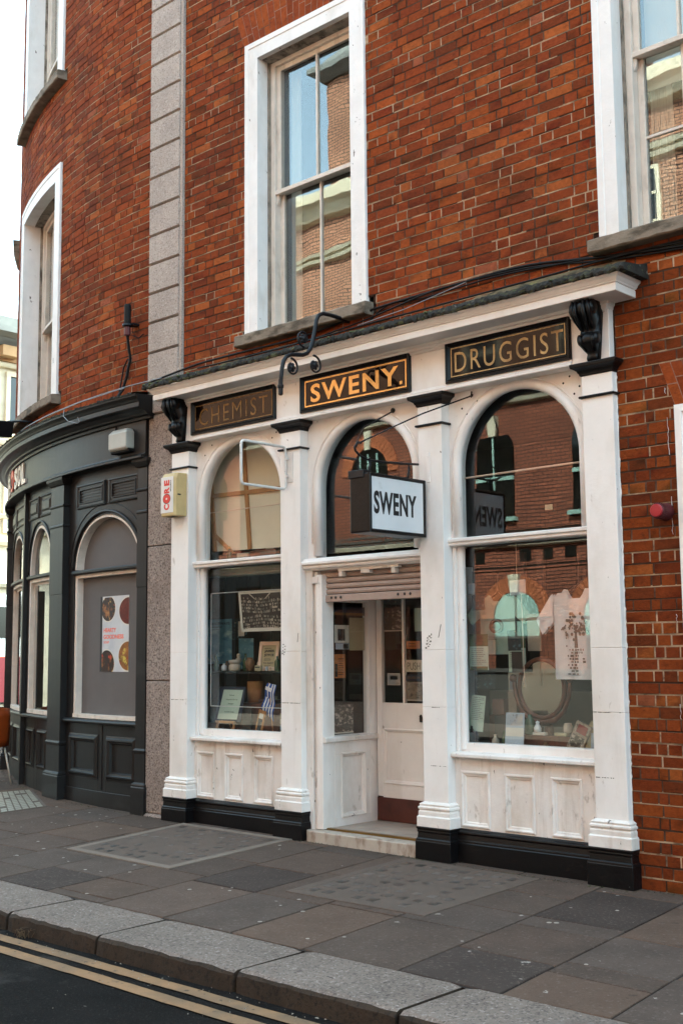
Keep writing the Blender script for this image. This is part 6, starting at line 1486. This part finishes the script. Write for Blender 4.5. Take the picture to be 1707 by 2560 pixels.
# ================================================================== down the side street: coach and cream building
bu = thing('coach', 'white and red coach with an orange stripe passing far down the side street', 'bus', (-20.4, 12, 0))
TB = TX(-20.0)
m = MB(); m.T = lambda u, v, w: (w, u, v)
m.box(6.0, 16, .35, 3.35, -22.4, -20.0); body = m.build('body', 'bus_white', bu, bevel=.15)
m = MB(TB); m.box(6.1, 15.9, .4, 1.62, .0, .02); m.build('lower_side', 'bus_red', bu)
m = MB(TB); m.poly([(6.1, 1.62), (15.9, 1.62), (15.9, 1.95), (13, 1.85), (10.6, 1.64)], .0, .02); m.build('stripe', 'bus_orange', bu)
m = MB(TB); m.box(6.3, 15.7, 2.15, 3.0, .0, .02); m.build('window', 'opp_pane', bu)
for y in (8.0, 13.5):
    m = MB(TX(-20.1)); m.lathe((y, .35, -.1), [(.46, 0), (.48, .05), (.48, .22), (.42, .25)], 22, 'w'); m.build('wheel', 'tyre', bu)
st = thing('stone_building', 'cream stucco building with a heavy cornice far down the side street', 'building', (-27, 16, 0))
TS = TX(-26)
m = MB(); m.box(-44, -26, 0, 12.4, -60, 4); m.T = TF
m.build('wall', 'cream_stone', st)
m = MB(TS); m.box(-4, 60, 12.6, 13.15, -.6, .12); m.build('parapet', 'grey_stone', st)
m = MB(TS); m.mold([(0, 12.05), (.25, 12.1), (.5, 12.3), (.9, 12.4), (.9, 12.6), (0, 12.62)], -4, 60); m.build('cornice', 'grey_stone', st)
m = MB(TS); m.box(-4, 60, 11.6, 12.05, 0, .08)
for k in range(40): m.box(-3.6+1.55*k, -2.9+1.55*k, 11.7, 12.05, .08, .5)
m.build('frieze', 'tan_stone', st)
m = MB(TS)
for v in (11.35, 8.7, 6.2, 5.3, 3.9): m.mold([(0, v), (.15, v+.03), (.22, v+.15), (0, v+.2)], -4, 60)
m.build('string_course', 'cream_stone', st)
m = MB(TS)
for k in range(18): m.box(-3+3.4*k, -1.4+3.4*k, .1, 3.6, -.1, .06)
m.build('shopfront', 'opp_pane', st)
for k in range(18):
    for v0 in (5.9, 9.2):
        u = -3+3.4*k
        if u < 9 or u > 24: continue
        m = MB(TS); m.box(u, u+1.3, v0, v0+1.9, -.05, .04); f = m.build('window', 'opp_pane', st)
        m = MB(TS); m.frame(u-.15, u+1.45, v0-.15, v0+2.05, .15, 0, .12); m.build('frame', 'cream_stone', f)

# ================================================================== the terrace across the street (seen in the glass)
ob = thing('terrace_building', 'red brick terrace with arched windows across the street, mirrored in the shop glass', 'building', (-9, -15, 0))
TO = lambda u, v, w: (-u, -15+w, v)                      # u runs to the left seen from the street
m = MB(TO); H = 14.2
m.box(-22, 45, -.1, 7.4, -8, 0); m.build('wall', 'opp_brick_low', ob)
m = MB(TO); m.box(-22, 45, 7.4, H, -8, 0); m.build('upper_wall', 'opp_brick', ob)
m = MB(TO); m.box(-22, 45, ROAD, 1.15, 0, .08); m.box(-22, 45, 1.15, 1.24, 0, .14); m.build('plinth', 'dark_stone', ob)
m = MB(TO)
for v, d in ((4.05, .12), (4.20, .2), (7.4, .14), (7.55, .24), (10.0, .14), (10.6, .2), (12.3, .14), (12.45, .22)): m.mold([(0, v), (d, v+.03), (d+.05, v+.12), (0, v+.16)], -22, 45)
m.mold([(0, 13.5), (.2, 13.55), (.4, 13.8), (.55, 13.9), (.55, 14.2), (0, 14.25)], -22, 45); m.build('string_course', 'cream_stone', ob)
m = MB(TO)
for k in range(60):
    if k % 4 < 3: m.box(-10+.62*k, -9.72+.62*k, 3.72, 4.0, -.02, .012)
for v in (3.5, 3.60, 4.32, 4.42): m.box(-22, 12.7, v, v+.03, -.02, .006)
for u in (-6.8, 2.92, 7.76): m.box(u-.06, u+.06, .0, 13.4, .0, .10)
m.build('slot', 'opp_pane', ob)
for k in range(9):
    u = -8.0+2.42*k
    m = MB(TO); m.poly([(u+.60*math.cos(PI*j/16), 2.38+.62*math.sin(PI*j/16)) for j in range(17)]+[(u-.60, 1.95), (u+.60, 1.95)], .0, .02); f = m.build('window', 'mint_pane', ob)
    m = MB(TO); 
    for j in range(22):
        a0, a1 = PI*(j+.06)/22, PI*(j+.94)/22
        m.poly([(u+.62*math.cos(a0), 2.38+.64*math.sin(a0)), (u+.62*math.cos(a1), 2.38+.64*math.sin(a1)), (u+.98*math.cos(a1), 2.38+1.0*math.sin(a1)), (u+.98*math.cos(a0), 2.38+1.0*math.sin(a0))], 0, .035)
    m.build('arch_brick', 'opp_arch', f)
    m = MB(TO); m.poly([(u-.09, 2.98), (u+.09, 2.98), (u+.14, 3.42), (u-.14, 3.42)], .0, .1); m.build('keystone', 'cream_stone', f)
    m = MB(TO); m.box(u-.60, u+.60, 1.25, 1.93, 0, .02); m.build('lower_pane', 'opp_pane', f)
    m = MB(TO); m.box(u-.62, u+.62, 2.34, 2.38, .02, .05); m.box(u-.62, u+.62, 1.93, 1.99, .0, .06); m.box(u-.02, u+.02, 1.95, 3.0, .02, .045); m.build('glazing_bar', 'dark_stone', f)
for k in range(7):
    u = -8.6+2.6*k
    m = MB(TO); m.poly([(u-.52, 4.75), (u+.52, 4.75), (u+.52, 6.45), (u+.40, 6.68), (u-.40, 6.68), (u-.52, 6.45)], .0, .02); f = m.build('window', 'opp_pane', ob)
    m = MB(TO); m.box(u-.52, u+.52, 5.60, 5.70, .02, .06); m.box(u-.02, u+.02, 4.75, 6.68, .02, .05); m.box(u-.6, u+.6, 4.66, 4.75, 0, .14); m.build('sash', 'mint_pane', f)
    m = MB(TO); m.poly([(u-.09, 6.68), (u+.09, 6.68), (u+.14, 7.15), (u-.14, 7.15)], .0, .1); m.build('keystone', 'cream_stone', f)
    m = MB(TO); m.box(u-.45, u+.45, 7.95, 9.35, .0, .02); f = m.build('window', 'opp_pane', ob)
    m = MB(TO); m.frame(u-.52, u+.52, 7.88, 9.42, .07, 0, .05); m.box(u-.45, u+.45, 8.6, 8.67, .02, .05); m.build('sash', 'cream_stone', f)
    m = MB(TO); m.box(u+.85, u+1.75, 10.95, 12.1, .0, .02); f = m.build('window', 'opp_pane', ob)
    m = MB(TO); m.frame(u+.78, u+1.82, 10.88, 12.17, .09, 0, .05); m.box(u+.85, u+1.75, 11.5, 11.57, .02, .05); m.build('sash', 'cream_stone', f)
m = MB(TO); m.box(12.75, 45, ROAD, 4.03, .0, .16); m.build('shop_front', 'dark_grey', ob)  # added dark front, keeps bright brick out of the left window's reflection
m = MB(TO)
for k in range(9): m.box(13.1+3.3*k, 15.9+3.3*k, .7, 3.5, .15, .18)
for k in range(9): m.box(13.3+3.3*k, 15.9+3.3*k, 4.5, 7.3, .0, .03)  # added dark panes, quiet the reflection in the left arch
m.build('shop_window', 'opp_pane', ob)
u = 10.95
m = MB(TO); m.poly([(u+.62*math.cos(PI*j/16), 6.25+.66*math.sin(PI*j/16)) for j in range(17)]+[(u-.62, 4.8), (u+.62, 4.8)], .0, .02); f = m.build('window', 'opp_pane', ob)
m = MB(TO)
for j in range(22):
    a0, a1 = PI*(j+.06)/22, PI*(j+.94)/22
    m.poly([(u+.64*math.cos(a0), 6.25+.68*math.sin(a0)), (u+.64*math.cos(a1), 6.25+.68*math.sin(a1)), (u+.98*math.cos(a1), 6.25+1.02*math.sin(a1)), (u+.98*math.cos(a0), 6.25+1.02*math.sin(a0))], 0, .04)
m.build('arch_brick', 'opp_arch', f)
m = MB(TO); m.poly([(u-.09, 6.86), (u+.09, 6.86), (u+.14, 7.36), (u-.14, 7.36)], .0, .1); m.build('keystone', 'cream_stone', f)
m = MB(TO)
for d in (-.30, .0, .30): m.box(u+d-.022, u+d+.022, 4.85, 6.75, .02, .05)
m.box(u-.60, u+.60, 5.72, 5.84, .02, .07); m.box(u-.60, u+.60, 5.28, 5.32, .02, .05); m.build('sash', 'mint_pane', f)
m = MB(TO)
for v in (4.34, 4.44, 4.54):
    for k in range(24): m.box(9.2+.24*k+(.12 if v == 4.44 else 0), 9.39+.24*k+(.12 if v == 4.44 else 0), v, v+.065, .0, .02)
m.build('brick_band', 'dark_stone', ob)
m = MB(TO); m.box(9.6, 12.1, 14.0, 17.2, -2.6, .35); tw = m.build('turret', 'opp_brick', ob)
m = MB(TO); m.loft(9.6, 12.1, .35, -2.6, [(17.2, .1), (17.4, .4), (17.55, .4), (17.6, .25)]); m.loft(9.6, 12.1, .35, -2.6, [(17.6, .25), (18.4, -.4), (19.2, -1.2)]); m.build('roof', 'grey_stone', tw)
m = MB(TO); m.box(10.4, 11.2, 15.0, 16.3, .34, .38); m.build('opening', 'opp_pane', tw)
for u in (-3, 5, 19):
    m = MB(TO); m.box(u-.6, u+.6, 14.1, 16.2, -3, -1.8); m.box(u-.7, u+.7, 16.2, 16.4, -3.1, -1.7); m.build('chimney', 'brick_plain', ob)
